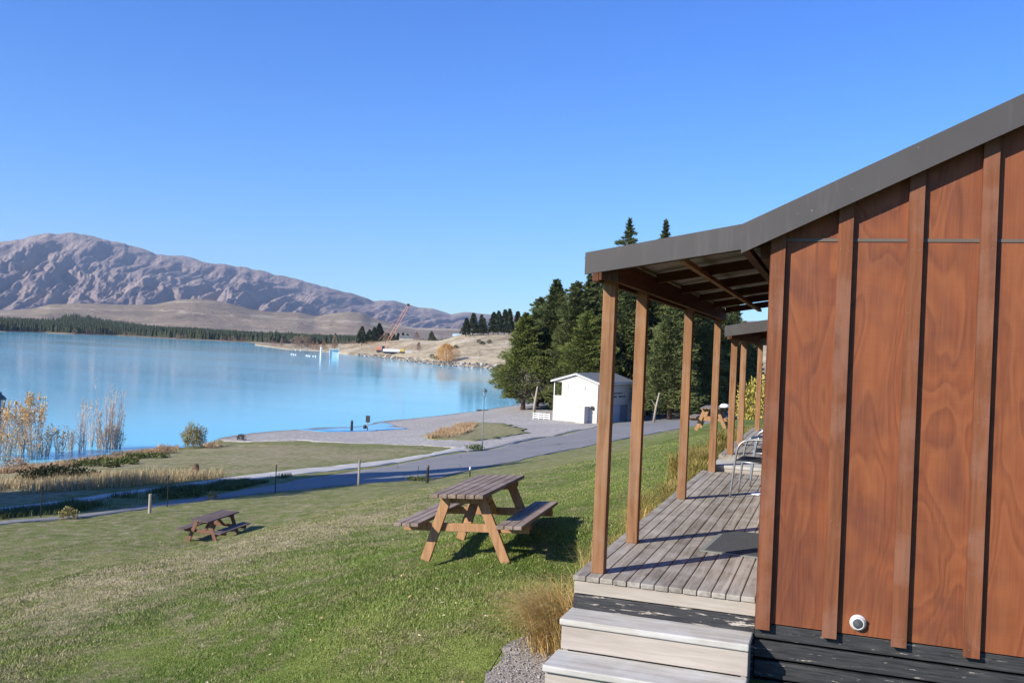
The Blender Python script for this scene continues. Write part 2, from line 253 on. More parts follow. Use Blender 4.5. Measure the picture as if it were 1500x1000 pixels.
M['post']=wood('stained_post',(.165,.076,.034),(.38,.195,.092),'Z',20,.3,grime=(.3,(.33,.22,.15)),vary=.3)
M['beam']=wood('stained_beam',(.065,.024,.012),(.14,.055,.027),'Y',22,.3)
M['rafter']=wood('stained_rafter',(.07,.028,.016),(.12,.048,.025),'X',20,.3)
M['deck']=wood('weathered_decking',(.18,.155,.125),(.39,.35,.295),'Y',26,.6,grime=(.35,(.5,.47,.43)),rough=.85,vary=.5,c3=(.12,.10,.085))
M['fascia_board']=wood('weathered_trim_board',(.34,.29,.235),(.50,.445,.375),'X',18,.4,rough=.85,vary=.25,c3=(.2,.15,.1))
M['tread']=wood('whitewashed_tread',(.38,.355,.31),(.56,.535,.48),'X',26,.45,grime=(.3,(.64,.66,.66)),rough=.8,vary=.1,c3=(.35,.32,.28))
M['riser']=wood('weathered_riser',(.36,.31,.265),(.50,.445,.39),'X',22,.4,rough=.85,vary=.15,c3=(.2,.15,.11))
M['table_top']=wood('table_boards_brown',(.15,.105,.078),(.31,.24,.185),'Y',24,.4,grime=(.45,(.36,.30,.26)),vary=.3)
M['table_leg']=wood('table_leg_orange',(.33,.165,.075),(.52,.295,.15),'Z',22,.3,vary=.25)
M['old_top']=wood('old_table_boards',(.11,.072,.06),(.22,.165,.145),'Y',24,.4,vary=.3)
M['old_leg']=wood('old_table_leg',(.17,.08,.05),(.28,.14,.095),'Z',22,.3,vary=.25)
M['fence_wood']=wood('grey_round_post',(.28,.24,.19),(.46,.41,.33),'Z',20,.4)
def blackboard():
    a=NT('flaking_black_board',.6,.35); p=a.pos()
    n=a.noise(a.map(p,(1.6,3,16)),2.4,7,.72,.5); fine=a.noise(a.map(p,(6,6,90)),1,3,.6)
    k=a.ramp(fine,[(.3,(.014,.014,.016)),(.8,(.055,.055,.058))])
    x,y,z=a.sep(p)
    # flaked to bare timber, most of it along the steps
    wst=a.ramp(a.math('DIVIDE',a.math('SUBTRACT',1.32,x),1.5),[(0,0),(.05,.05),(1,.035)])
    f=a.math('ADD',n,wst); k=a.mix(a.ramp(f,[(.615,0),(.64,1)]),k,(.42,.37,.31))
    g=a.noise(a.map(p,(2,2,30)),1.1,5,.6); k=a.mix(a.ramp(g,[(.55,0),(.8,.5)]),k,(.13,.125,.12))
    a.col(k).bump(f,.5,.004); return a.m
M['black']=blackboard()
def simple(name,c,rough=.6,spec=.4,metal=0,nz=.12,sc=9,bump=0):
    a=NT(name,rough,spec,metal); n=a.noise(a.obj(),sc,5,.6)
    k=a.mix(n,tuple(x*(1-nz) for x in c),tuple(min(1,x*(1+nz)) for x in c)); a.col(k)
    if bump: a.bump(n,bump,.01)
    return a.m
def fascia():
    a=NT('brown_grey_flashing',.55,.4,.0); p=a.pos()
    n=a.noise(a.map(p,(1,1,1)),2.2,5,.6,.4); s=a.noise(a.map(p,(14,3,1.4)),1,4,.6)
    k=a.mix(n,(.050,.045,.043),(.072,.066,.064)); k=a.mix(a.ramp(s,[(.55,0),(.8,.25)]),k,(.17,.155,.15))
    dots=a.voro(a.map(p,(1,1,1)),9); k=a.mix(a.ramp(dots,[(.03,.7),(.05,0)]),k,(.3,.27,.25))
    a.col(k).bump(n,.12,.02); return a.m
M['fascia']=fascia()
M['corr']=simple('corrugated_roof_underside',(.27,.26,.24),.5,.5,.2)
M['roofm']=simple('dark_ribbed_roofing',(.12,.11,.105),.5,.5,.2)
M['dark']=simple('underfloor_shade_black',(.02,.018,.016),.9,.1)  # near-black colour for the shade under the cabin floor
M['steel']=simple('grey_tube_steel',(.34,.35,.36),.35,.5,.7)
M['galv']=simple('galvanised_strip',(.12,.095,.08),.6,.3,.1)
M['mesh_black']=simple('black_sling_fabric',(.018,.018,.02),.7,.3)
M['vent_white']=simple('chrome_white_ring',(.78,.77,.75),.22,.6,.35,.05)
M['vent_grey']=simple('dark_vent_grille',(.045,.05,.055),.6,.4,0,.5,260)
def rubber():
    a=NT('ribbed_rubber',.75,.3); n=a.noise(a.obj(),40,3,.6); k=a.mix(n,(.03,.032,.034),(.085,.088,.09)); a.col(k); return a.m
M['rubber']=rubber()
M['mat_edge']=simple('mat_edge',(.20,.21,.19),.8,.2)
M['paper']=simple('white_paper',(.78,.82,.88),.6,.3,0,.05)
M['iron']=simple('black_iron',(.02,.02,.022),.5,.4)
M['lamp_green']=simple('grey_green_lamp_paint',(.10,.14,.14),.45,.5)
def glass(name,c,r=.08):
    a=NT(name,r,.5); a.col(c); a.b.inputs['Transmission Weight'].default_value=.7; return a.m
M['lglass']=glass('frosted_lamp_glass',(.82,.88,.9),.3)
M['wwall']=simple('white_painted_wall',(.53,.50,.45),.8,.2,0,.05,2)
M['wtrim']=simple('white_trim',(.78,.77,.75),.6,.3,0,.04)
M['wroof']=simple('grey_metal_roof',(.19,.20,.205),.5,.4,.1)
M['glassd']=simple('window_pane',(.55,.57,.56),.12,.6,0,.1)
M['darkg']=simple('dark_opening',(.035,.033,.036),.4,.5)
M['door_blue']=simple('blue_grey_door',(.20,.21,.26),.6,.3)
M['door_pale']=simple('pale_door',(.42,.43,.48),.6,.3)
M['letter']=simple('black_lettering',(.015,.015,.02),.6,.3)
M['orange']=simple('orange_crane_paint',(.60,.27,.17),.5,.4)
M['white']=simple('white_paint',(.82,.82,.80),.5,.4,0,.05)
M['paleblue']=simple('pale_blue_paint',(.45,.62,.68),.5,.4)
M['yellowp']=simple('yellow_paint',(.62,.45,.12),.5,.4)
M['brownrail']=simple('brown_barrier_wood',(.15,.075,.055),.7,.3,0,.3)
M['stone']=simple('grey_stone',(.30,.29,.27),.9,.2,0,.5,3,.5)
M['darkstone']=simple('dark_stone',(.06,.055,.05),.9,.2,0,.5,3,.5)
M['bark']=simple('pine_bark',(.13,.075,.055),.95,.1,0,.45,6,.6)
M['palebark']=simple('pale_bark',(.34,.29,.23),.95,.1,0,.3,6,.5)
M['carwhite']=simple('white_car_paint',(.75,.77,.80),.3,.5)
M['nail']=simple('weathered_nail_heads',(.22,.15,.12),.5,.4)
M['tyre']=simple('tyre_rubber',(.02,.02,.02),.8,.3)
M['leafy']=simple('fallen_leaf_tan',(.60,.42,.20),.7,.2,0,.3,30)
M['leafy2']=simple('fallen_leaf_cream',(.72,.62,.40),.7,.2,0,.3,30)

# ---- grass, shared by the ground sheet and the blades growing from it
def grass(a,blade):
    p=a.pos()
    at=a.n('ShaderNodeAttribute'); at.attribute_name='dry'; dry=at.outputs['Fac']
    n1=a.noise(p,.55,5,.6,.3); n2=a.noise(a.map(p,(1,1,1),loc=(9,4,2)),2.3,5,.65); n3=a.noise(p,14,4,.7); n4=a.noise(p,70,3,.6)
    g=a.ramp(n1,[(.30,(.098,.150,.024)),(.5,(.152,.205,.040)),(.70,(.232,.272,.066))])
    g=a.mix(a.ramp(n2,[(.45,0),(.65,.6)]),g,(.16,.15,.055))
    n5=a.noise(a.map(p,(1,1,1),loc=(3,7,1)),1.15,3,.5); g=a.mix(a.ramp(n5,[(.60,0),(.70,.55)]),g,(.17,.26,.045)); n6=a.noise(a.map(p,(1,1,1),loc=(1,2,8)),4.5,4,.7); g=a.mix(a.ramp(n6,[(.60,0),(.76,.5)]),g,(.12,.10,.04))
    d=a.ramp(n2,[(.3,(.27,.225,.115)),(.7,(.47,.405,.25))])
    f=a.math('ADD',dry,a.math('MULTIPLY',a.math('SUBTRACT',n3,.5),.9))
    f=a.math('ADD',f,a.math('MULTIPLY',a.math('SUBTRACT',n2,.5),1.3))
    f=a.ramp(f,[(.18,0),(.85,1)])
    k=a.mix(f,g,d)
    if blade:
        r=a.isl(); k=a.mix(a.ramp(r,[(.86,0),(.99,.7)]),k,(.44,.37,.21)); br=a.math('ADD',a.math('MULTIPLY',a.isl(),.45),.78); k=a.mix(1,k,a.comb(br,br,br),'MULTIPLY')
    else:
        sp=a.ramp(n4,[(.35,.5),(.7,1.25)]); k=a.mix(1,k,sp,'MULTIPLY')
        sp2=a.ramp(n3,[(.3,.72),(.7,1.2)]); k=a.mix(1,k,sp2,'MULTIPLY')
        # scattered straw and leaf specks
        v=a.voro(p,16); k=a.mix(a.ramp(v,[(.07,.55),(.10,0)]),k,(.5,.42,.22))
    a.col(k)
    if not blade: a.bump(a.mix(.5,n4,n3),.9,.05)
    return a.m
M['ground']=grass(NT('lawn_turf',.95,.1),False)
def blade_mat():
    a=NT('grass_blades',.6,.25); grass(a,True); a.b.inputs['Subsurface Weight'].default_value=0
    return a.m
M['blades']=blade_mat()
def tuss(name,cs,rough=.6):
    a=NT(name,rough,.2); r=a.isl(); k=a.ramp(r,[(i/(len(cs)-1),c) for i,c in enumerate(cs)]); a.col(k); return a.m
M['tussock']=tuss('golden_tussock_blades',[(.50,.26,.08),(.60,.39,.15),(.28,.25,.05),(.68,.50,.25),(.44,.22,.07),(.18,.21,.04)])
M['tussock_g']=tuss('green_gold_tussock_blades',[(.17,.19,.035),(.38,.30,.08),(.11,.16,.025),(.45,.33,.13),(.27,.25,.055),(.50,.25,.11)])
M['drytall']=tuss('tall_dry_grass',[(.50,.38,.21),(.6,.48,.28),(.42,.31,.16),(.3,.26,.11)])
M['reddry']=tuss('reddish_dry_stems',[(.44,.27,.15),(.54,.38,.22),(.34,.20,.12),(.46,.39,.2)])
M['twig']=tuss('pale_bare_twigs',[(.50,.40,.34),(.64,.55,.48),(.36,.26,.21),(.50,.35,.28)])
M['twigdark']=tuss('brown_twigs',[(.16,.11,.085),(.26,.19,.15),(.20,.13,.10)])
M['orleaf']=tuss('autumn_orange_leaves',[(.70,.38,.10),(.78,.52,.20),(.55,.30,.09),(.62,.46,.16)])
M['willow']=tuss('orange_willow_twigs',[(.55,.27,.08),(.64,.36,.13),(.42,.21,.07)])
M['shrubg']=tuss('green_shrub_leaves',[(.06,.085,.022),(.10,.13,.035),(.14,.15,.05),(.05,.06,.02)])
M['shrubd']=tuss('dark_and_shaded_shrub_leaves',[(.022,.03,.012),(.04,.05,.02),(.06,.06,.03)])  # near-black leaves; the footpath bushes carry their shade in this colour
M['shruby']=tuss('yellow_green_shrub',[(.30,.24,.08),(.22,.20,.06),(.36,.29,.12),(.17,.15,.06)])
M['yellowsh']=tuss('yellow_shrub',[(.45,.36,.07),(.34,.30,.06),(.5,.36,.10)])
def foliage(name,cs):
    a=NT(name,.7,.15); r=a.isl(); n=a.noise(a.obj(),.35,3,.6); f=a.math('ADD',a.math('MULTIPLY',r,.6),a.math('MULTIPLY',n,.5))
    k=a.ramp(f,[(.1+.75*i/(len(cs)-1),c) for i,c in enumerate(cs)]); q=a.oran(); k=a.mix(a.math('MULTIPLY',q,.45),k,a.mix(.5,k,(.10,.09,.03))); b=a.math('ADD',a.math('MULTIPLY',q,.4),.8); k=a.mix(1,k,a.comb(b,b,b),'MULTIPLY'); a.col(k); return a.m
M['pine']=foliage('pine_needles',[(.028,.045,.012),(.060,.086,.019),(.11,.135,.029),(.17,.178,.045)])
M['pined']=foliage('dark_fir_needles',[(.020,.034,.013),(.040,.060,.020),(.072,.092,.028),(.115,.128,.042)])
M['pinefar']=foliage('far_pine_needles',[(.014,.024,.012),(.025,.038,.017),(.038,.05,.022)])
M['barefar']=foliage('far_bare_twigs',[(.20,.14,.10),(.28,.20,.14),(.33,.24,.17),(.38,.30,.22)])
M['pinkfar']=foliage('far_reddish_scrub',[(.22,.12,.10),(.30,.18,.15),(.26,.16,.12)])
M['deadtw']=foliage('dead_grey_twigs',[(.16,.135,.12),(.24,.21,.19),(.30,.26,.24)])
M['orangefar']=foliage('far_orange_twigs',[(.30,.17,.09),(.38,.22,.12),(.26,.14,.08)])

def gravel(name,c,sc,b=.6):
    a=NT(name,.95,.15); p=a.pos(); v=a.voro(p,sc,'Color'); x,y,z=a.sep(v); d=a.voro(p,sc,'Distance')
    n=a.noise(p,.5,5,.6); n2=a.noise(p,sc*.4,4,.7)
    k=a.mix(x,tuple(q*.55 for q in c),tuple(min(1,q*1.5) for q in c)); k=a.mix(a.ramp(n,[(.35,0),(.7,.5)]),k,tuple(q*.8 for q in c)); 
    k=a.mix(a.ramp(n2,[(.3,.35),(.6,0)]),k,tuple(q*.5 for q in c))
    a.col(k).bump(d,b,.02); return a.m
M['gravel']=gravel('loose_gravel',(.27,.24,.215),80)
def beach():
    m=gravel('shingle_beach',(.38,.355,.325),9,.3); nt=m.node_tree; b=nt.nodes['Principled BSDF']; a=NT.__new__(NT); a.m=m; a.nt=nt; a.b=b
    src=b.inputs['Base Color'].links[0].from_socket; p=a.pos(); x,y,z=a.sep(p); n=a.noise(p,.4,4,.6); big=a.noise(a.map(p,(.5,.12,1)),.5,5,.65)
    h=a.math('ADD',a.math('MULTIPLY',a.math('ADD',z,7.42),4.0),a.math('MULTIPLY',a.math('SUBTRACT',n,.5),.8))
    k=a.mix(a.ramp(h,[(.15,.75),(.55,0)]),src,(.085,.078,.07)); k=a.mix(a.ramp(big,[(.45,0),(.65,.4)]),k,(.27,.245,.215)); nt.links.new(k,b.inputs['Base Color']); return m
M['beach']=beach()
def asphalt():
    a=NT('road_asphalt',.85,.25); p=a.pos(); n=a.noise(p,.25,5,.6,.4); n2=a.noise(p,30,3,.7); cr=a.voro(a.map(p,(.35,.35,.35)),1,'Distance','DISTANCE_TO_EDGE')
    k=a.mix(n,(.18,.175,.17),(.27,.263,.255)); tm=a.noise(a.map(p,(1.6,.05,1)),1,4,.7); k=a.mix(a.ramp(tm,[(.55,0),(.75,.35)]),k,(.15,.148,.145)); dust=a.noise(p,.9,6,.75); k=a.mix(a.ramp(dust,[(.6,0),(.75,.5)]),k,(.34,.325,.30)); k=a.mix(a.math('MULTIPLY',n2,.35),k,(.12,.12,.13)); k=a.mix(a.ramp(cr,[(.0,.55),(.02,0)]),k,(.09,.09,.1))
    a.col(k).bump(n2,.3,.01); return a.m
M['asphalt']=asphalt()
def concrete():
    a=NT('pale_gravel_path',.9,.2); p=a.pos(); n=a.noise(p,.8,5,.65); n2=a.noise(p,25,3,.7)
    k=a.mix(n,(.36,.345,.32),(.52,.50,.465)); k=a.mix(a.math('MULTIPLY',n2,.3),k,(.25,.24,.22)); a.col(k); return a.m
M['path']=concrete()
def water(name,c,rough,bs):
    a=NT(name,rough,.31); a.b.inputs['IOR'].default_value=1.33; p=a.pos()
    n=a.noise(a.map(p,(1,1,1),rot=(0,0,R_(25))),.012,3,.5); k=a.mix(n,c,tuple(q*1.12 for q in c))
    a.col(k)
    rn=a.noise(a.map(p,(.006,.03,1),rot=(0,0,R_(20)),loc=(3,1,0)),1,4,.6); a.put(a.b.inputs['Roughness'],a.ramp(rn,[(.35,rough*.85),(.65,rough*1.35)]))
    w=a.noise(a.map(p,(.9,2.6,1),rot=(0,0,R_(20))),1.1,4,.6); w2=a.noise(a.map(p,(.05,.3,1),rot=(0,0,R_(20))),1,3,.6)
    a.bump(a.mix(.4,w,w2),bs,.05)
    return a.m
M['lake']=water('turquoise_lake_water',(.15,.48,.59),.085,.10)
M['puddle']=water('shallow_pool_water',(.07,.33,.58),.05,.03)
def mountain():
    a=NT('tussock_and_scree',1,.05); p=a.pos(); n=a.noise(a.map(p,(1,1,1.6)),.0022,7,.62,.4); n2=a.noise(p,.011,6,.7)
    k=a.ramp(n,[(.3,(.20,.150,.150)),(.5,(.265,.205,.19)),(.7,(.34,.27,.225))]); k=a.mix(a.ramp(n2,[(.5,0),(.68,.3)]),k,(.22,.17,.155))
    n3=a.noise(a.map(p,(1,1,.5)),.03,5,.7); k=a.mix(a.ramp(n3,[(.52,0),(.75,.25)]),k,(.2,.155,.145)); a.col(k).bump(a.mix(.5,n2,n3),.9,45); return a.m
M['mount']=mountain()
def foot():
    a=NT('dry_grass_hills',1,.05); p=a.pos(); n=a.noise(a.map(p,(1,1,5)),.004,6,.6,.4); n2=a.noise(p,.03,5,.65)
    k=a.ramp(n,[(.3,(.19,.145,.11)),(.58,(.27,.215,.155)),(.76,(.50,.42,.30))]); k=a.mix(a.ramp(n2,[(.45,0),(.7,.6)]),k,(.16,.125,.09)); x,y,z=a.sep(p); wv=a.math('PINGPONG',a.math('ADD',a.math('MULTIPLY',z,.022),a.math('MULTIPLY',n,1.6)),.5); k=a.mix(a.ramp(wv,[(0,.55),(.07,0)]),k,(.52,.44,.33)); a.col(k).bump(n2,.8,12); return a.m
M['foot']=foot()
def point():
    a=NT('dry_point_grass',1,.05); p=a.pos(); n=a.noise(a.map(p,(1,1,3)),.03,6,.65,.5); n2=a.noise(p,.25,5,.7)
    k=a.ramp(n,[(.3,(.22,.17,.11)),(.5,(.40,.33,.22)),(.7,(.54,.46,.33))]); k=a.mix(a.ramp(n2,[(.5,0),(.62,.7)]),k,(.14,.115,.08)); a.col(k); return a.m
M['point']=point()

_f=1371.16; _r=Vector(CAM['r']); _u=Vector(CAM['u']); _w=-Vector(CAM['f']); _c=Vector(CAM['loc'])
def bearing(px): return R_(19.16)+math.atan((750-px)/_f)
def pol(b,d): return (CAMX-d*math.sin(b),CAMY+d*math.cos(b))
def hor(px): return 474.2+.0438*px
def far(px,d,z=LAKE):
    x,y=pol(bearing(px),d); return (x,y,z)
def elz(px,py,d):      # height of what shows at (px,py) when it stands d metres off
    return CAMZ+(hor(px)-py)/_f*d*math.cos(math.atan((750-px)/_f))
# ---- value noise for the landforms
def vn(x,y,seed):
    xi=np.floor(x).astype(np.int64); yi=np.floor(y).astype(np.int64); fx=x-xi; fy=y-yi
    def h(a,b):
        n=(a*374761393+b*668265263+seed*1442695)&0xffffffff
        n=((n^(n>>13))*1274126177)&0xffffffff
        return ((n^(n>>16))&0xffff)/65535.0
    fx=fx*fx*(3-2*fx); fy=fy*fy*(3-2*fy)
    return (h(xi,yi)*(1-fx)+h(xi+1,yi)*fx)*(1-fy)+(h(xi,yi+1)*(1-fx)+h(xi+1,yi+1)*fx)*fy
def fbm(x,y,seed,o=5,ridge=False,g=.5):
    a=1;t=0;s=0
    for i in range(o):
        n=vn(x*2**i+i*17.3,y*2**i-i*9.1,seed+i)
        if ridge: n=1-np.abs(2*n-1)
        t=t+a*n; s+=a; a*=g
    return t/s
# ================================================================== setting
def grid_axis(lo,hi,step,far_,g=1.18):
    a=list(np.arange(lo,hi,step)); s=step
    while a[-1]<far_: s*=g; a.append(a[-1]+s)
    s=step; b=[lo]
    while b[-1]>-far_: s*=g; b.append(b[-1]-s)
    return np.array(b[:0:-1]+a)
def inside(poly,x,y):
    x=np.asarray(x);y=np.asarray(y); r=np.zeros(x.shape,bool); n=len(poly)
    for i in range(n):
        x1,y1=poly[i]; x2,y2=poly[(i+1)%n]
        c=((y1>y)!=(y2>y)); 
        with np.errstate(all='ignore'): xi=(x2-x1)*(y-y1)/(y2-y1)+x1
        r^=c&(x<xi)
    return r
def edge_dist(poly,x,y):
    d=np.full(x.shape,1e9); n=len(poly)
    for i in range(n):
        a=np.array(poly[i]); b=np.array(poly[(i+1)%n]); ab=b-a; L=(ab**2).sum()+1e-9
        t=np.clip(((x-a[0])*ab[0]+(y-a[1])*ab[1])/L,0,1)
        d=np.minimum(d,np.hypot(x-a[0]-t*ab[0],y-a[1]-t*ab[1]))
    return d
def soft(poly,x,y,w): 
    d=edge_dist(poly,x,y); s=np.where(inside(poly,x,y),d,-d); return np.clip(.5+s/(2*w),0,1)
def dryness(x,y):
    x=np.asarray(x,float); y=np.asarray(y,float)
    v=np.maximum(soft(CREST,x,y,1.0)*.70,soft(DRYN,x,y,1.5)*(.35+.75*fbm(x*.22+y*.05,y*.5,61,4)))
    v=np.maximum(v,soft(MOUND,x,y,1.0)*.7)
    v=np.maximum(v,np.clip((y-20)/30,0,1)*.12+.05)
    far_=np.clip((np.hypot(x,y)-130)/60,0,1); v=np.maximum(v,far_*.8)
    v=np.maximum(v,np.where((x<-24)&(y>-20)&(y<60),.42,0))
    v=np.maximum(v,.10+.36*np.clip((-x-2.0)/5.5,0,1))
    return v
gx=grid_axis(-64,16,.42,9000); gy=grid_axis(-8,60,.42,20,1.0)
gy=np.array(list(np.arange(-8,60,.42))+list(np.arange(60,190,.9)))
s=.9; l=list(gy)
while l[-1]<9000: s*=1.18; l.append(l[-1]+s)
s=.42; b=[]; y0=-8
while y0>-9000: s*=1.3; y0-=s; b.append(y0)
gy=np.array(b[::-1]+l)
X,Y=np.meshgrid(gx,gy); Z=ter(X,Y)
nx,ny=len(gx),len(gy)
I=np.arange(nx*ny).reshape(ny,nx)
F=np.stack([I[:-1,:-1],I[:-1,1:],I[1:,1:],I[1:,:-1]],-1).reshape(-1,4)
_cut=np.zeros(X.shape,bool); near_=(X>-70)&(X<45)&(Y>-12)&(Y<190)
for _p in (ROAD+ROADF[::-1],PATHT+PATHB[::-1],BEACH,GRAVEL):
    m_=near_&inside(_p,X,Y); m_[m_]=edge_dist(_p,X[m_],Y[m_])>.05; _cut|=m_
Z=Z-np.where(_cut,.05,0)
# small natural unevenness close by
Z=Z+.012*np.sin(X*2.7+np.sin(Y*1.9))*np.cos(Y*2.3+X)
g=mesh_np('ground',np.stack([X,Y,Z],-1).reshape(-1,3),F,M['ground'],None,True,dryness(X,Y).ravel()); tag(g,kind='structure')
def clip(poly,axis,val,keep_gt):
    out=[];n=len(poly)
    for i in range(n):
        a=poly[i];b=poly[(i+1)%n]; ia=(a[axis]>=val)==keep_gt or a[axis]==val; ib=(b[axis]>=val)==keep_gt or b[axis]==val
        if ia: out.append(a)
        if ia!=ib:
            t=(val-a[axis])/(b[axis]-a[axis]); out.append((a[0]+t*(b[0]-a[0]),a[1]+t*(b[1]-a[1])))
    return out
def rough_poly(poly,step=1.2,amp=.18,seed=1):
    rr=np.random.default_rng(seed); out=[]
    n=len(poly)
    for i in range(n):
        a=np.array(poly[i],float); b=np.array(poly[(i+1)%n],float); L=np.hypot(*(b-a)); k=max(1,int(L/step))
        for j in range(k):
            p=a+(b-a)*j/k; out.append(tuple(p+rr.normal(0,amp,2)))
    return out
def drape(name,poly,mat,cell=.8,off=.03,dry=None):
    v=[];f=[];key={}
    xs=[p[0] for p in poly]; ys=[p[1] for p in poly]
    x=math.floor(min(xs)/cell)*cell
    while x<max(xs):
        colp=clip(clip(poly,0,x,True),0,x+cell,False)
        if len(colp)>2:
            y=math.floor(min(ys)/cell)*cell
            while y<max(ys):
                c=clip(clip(colp,1,y,True),1,y+cell,False)
                q=[]
                for p in c:
                    k=(round(p[0],3),round(p[1],3))
                    if k not in key: key[k]=len(v); v.append(k)
                    if not q or q[-1]!=key[k]: q.append(key[k])
                if len(q)>1 and q[0]==q[-1]: q.pop()
                if len(set(q))>2 and len(set(q))==len(q): f.append(q)
                y+=cell
        x+=cell
    a=np.array(v); z=ter(a[:,0],a[:,1])+off+.012*np.sin(a[:,0]*2.7+np.sin(a[:,1]*1.9))*np.cos(a[:,1]*2.3+a[:,0])
    pts=[(p[0],p[1],q) for p,q in zip(v,z)]
    ec={}
    for fc in f:
        for i in range(len(fc)): e=(fc[i],fc[(i+1)%len(fc)]); ec[e]=1
    nb=len(pts); low={}
    for (i,j) in list(ec):
        if (j,i) not in ec:
            for q in (i,j):
                if q not in low: low[q]=len(pts); pts.append((pts[q][0],pts[q][1],pts[q][2]-.12))
            f.append([j,i,low[i],low[j]])
    a=np.array([(p[0],p[1]) for p in pts]); v=pts
    me=bpy.data.meshes.new(name); me.from_pydata(pts,[],f); me.validate(); me.update(); me.shade_smooth()
    if dry is not None:
        at=me.attributes.new('dry','FLOAT','POINT'); at.data.foreach_set('value',np.asarray(dryness(a[:,0],a[:,1]) if dry=='auto' else np.full(len(v),dry),np.float32)[:len(me.vertices)])
    me.materials.append(mat); o=bpy.data.objects.new(name,me); col.objects.link(o); return tag(o,kind='structure')
drape('road',rough_poly(ROAD+ROADF[::-1],1.0,.07,3),M['asphalt'],.8,.010)
drape('footpath',rough_poly(PATHT+PATHB[::-1],.8,.07,4),M['path'],.6,.016)
drape('beach',rough_poly(BEACH,1.5,.22,5),M['beach'],1.2,.004)
drape('grass_mound',rough_poly(MOUND,1.0,.3,6),M['ground'],1.0,.045,'auto')
drape('beach_pool',rough_poly(PUDDLE,1.2,.15,8),M['puddle'],1.2,.03)
drape('gravel_patch',rough_poly(GRAVEL,.06,.03,9),M['gravel'],.3,.008)
# lake
S=9000
me=bpy.data.meshes.new('lake'); me.from_pydata([(-S,-S,LAKE),(60,-S,LAKE),(60,S,LAKE),(-S,S,LAKE)],[],[(0,1,2,3)]); me.materials.append(M['lake'])
o=bpy.data.objects.new('lake',me); col.objects.link(o); tag(o,kind='structure')

def tab(t,b): # interpolate a (bearing°,value) table
    a=np.array(t); i=np.argsort(a[:,0]); return np.interp(b,a[i,0],a[i,1])
def polar(name,b0,b1,nb,dfun,hfun,nd,mat,skirt=False):
    B=np.linspace(b0,b1,nb)[:,None]*np.ones((1,nd)); T=np.linspace(0,1,nd)[None,:]*np.ones((nb,1))
    D=dfun(B,T); X=CAMX-D*np.sin(np.radians(B)); Y=CAMY+D*np.cos(np.radians(B)); Z=hfun(B,T,D,X,Y)
    I=np.arange(nb*nd).reshape(nb,nd); F=np.stack([I[:-1,:-1],I[:-1,1:],I[1:,1:],I[1:,:-1]],-1).reshape(-1,4)
    return tag(mesh_np(name,np.stack([X,Y,Z],-1).reshape(-1,3),F,mat,None,True),kind='structure')
# far mountain range
def m_d(B,T): return 4300+T*5200
def m_h(B,T,D,X,Y):
    e=tab(SKY_M,B); e=e*(1+.05*(fbm(B*1.7,B*0,91,5)-.5)); s=T/.78
    crest=CAMZ+e*(4300+.78*5200)
    prof=np.where(s<1,np.clip(s,0,1)**1.25,1-(s-1)*1.2)
    base=10.0
    # spurs running down and to the right
    u=(np.radians(B)*7000+.20*(D-4300)+300*fbm(X/1300,Y/1300,6,3))
    r1=np.abs(2*fbm(u/270,D/2200,11,6,False,.47)-1)*1.9; r2=1-fbm(u/120,D/800,23,5,True,.55)
    env=np.clip(np.sin(np.clip(s,0,1)*PI)**.7,0,1)*np.clip((crest-base)/500,.25,1.2)
    z=base+(crest-base)*prof+env*((r1-.45)*125+(r2-.4)*70)
    z=np.where(s>=1,base+(crest-base)*prof,z)
    # keep every slope under its own skyline
    lim=CAMZ+e*D*(.965+.035*np.clip(s,0,1)); return np.where(s<1,np.minimum(z,lim-(1-s)*14),z)
polar('mountain_range',-14,58,1500,m_d,m_h,260,M['mount'])
def b_h(B,T,D,X,Y):
    e=tab(SKY_B,B); s=T/.7; cr=CAMZ+e*(9600+.7*3000); prof=np.where(s<1,s**1.1,1-(s-1)); 
    return 0+cr*prof-np.where(s<1,np.sin(np.clip(s,0,1)*PI)*90*fbm(X/500,Y/500,31,4,True),0)
polar('back_range',21,58,260,lambda B,T:9600+T*3000,b_h,50,M['mount'])
# foothills
def f_h(B,T,D,X,Y):
    e=tab(SKY_F,B); s=T/.8; dc=1700+.8*1900; cr=CAMZ+e*dc
    prof=np.where(s<1,np.clip(s,0,1)**1.6,1-(s-1)*2.0)
    z=-2+(cr+2)*prof+np.where(s<1,np.sin(np.clip(s,0,1)*PI)*10*(fbm(X/300,Y/300,41,4)-.6),0)
    # a bright terrace edge part way up
    st=1/(1+np.exp(-(s-.62-.06*np.sin(B*.9))*60)); z=z+np.where(s<1,(st-.5)*9,(.5)*9*(2-s)); 
    return z-4.5
polar('foothills',-14,60,420,lambda B,T:1700+T*1900,f_h,90,M['foot'])
def fs_d(B,T): return tab(SH_FAR,B)-14+T*(1500)
def fs_z(B,D):
    d0=tab(SH_FAR,B); t=np.clip((D-d0)/900,0,1.8); top=CAMZ+tab(FOR_T,B)*(d0+900)-15
    return LAKE+np.clip((D-d0)/14,-1,1)*1.0+np.clip(t,0,1)**1.15*(np.maximum(top,-5.5)-LAKE-1)-np.clip(t-1,0,1)*6
polar('far_shore',-10,60,380,fs_d,lambda B,T,D,X,Y:fs_z(B,D),70,M['foot'])
def pt_top(B): return CAMZ+tab(SKY_P,B)*(tab(SH_PT,B)+150)
def pt_z(B,D):
    d0=tab(SH_PT,B); t=np.clip((D-d0)/150,-.1,3); top=np.maximum(pt_top(B),LAKE+1.2)
    return LAKE-.4+np.clip((D-d0+3)/5,-1,1)*.9+np.clip(t,0,1)**.8*(top-LAKE-.5)-np.clip(t-1,0,2)*np.maximum(top+4,1)*.5
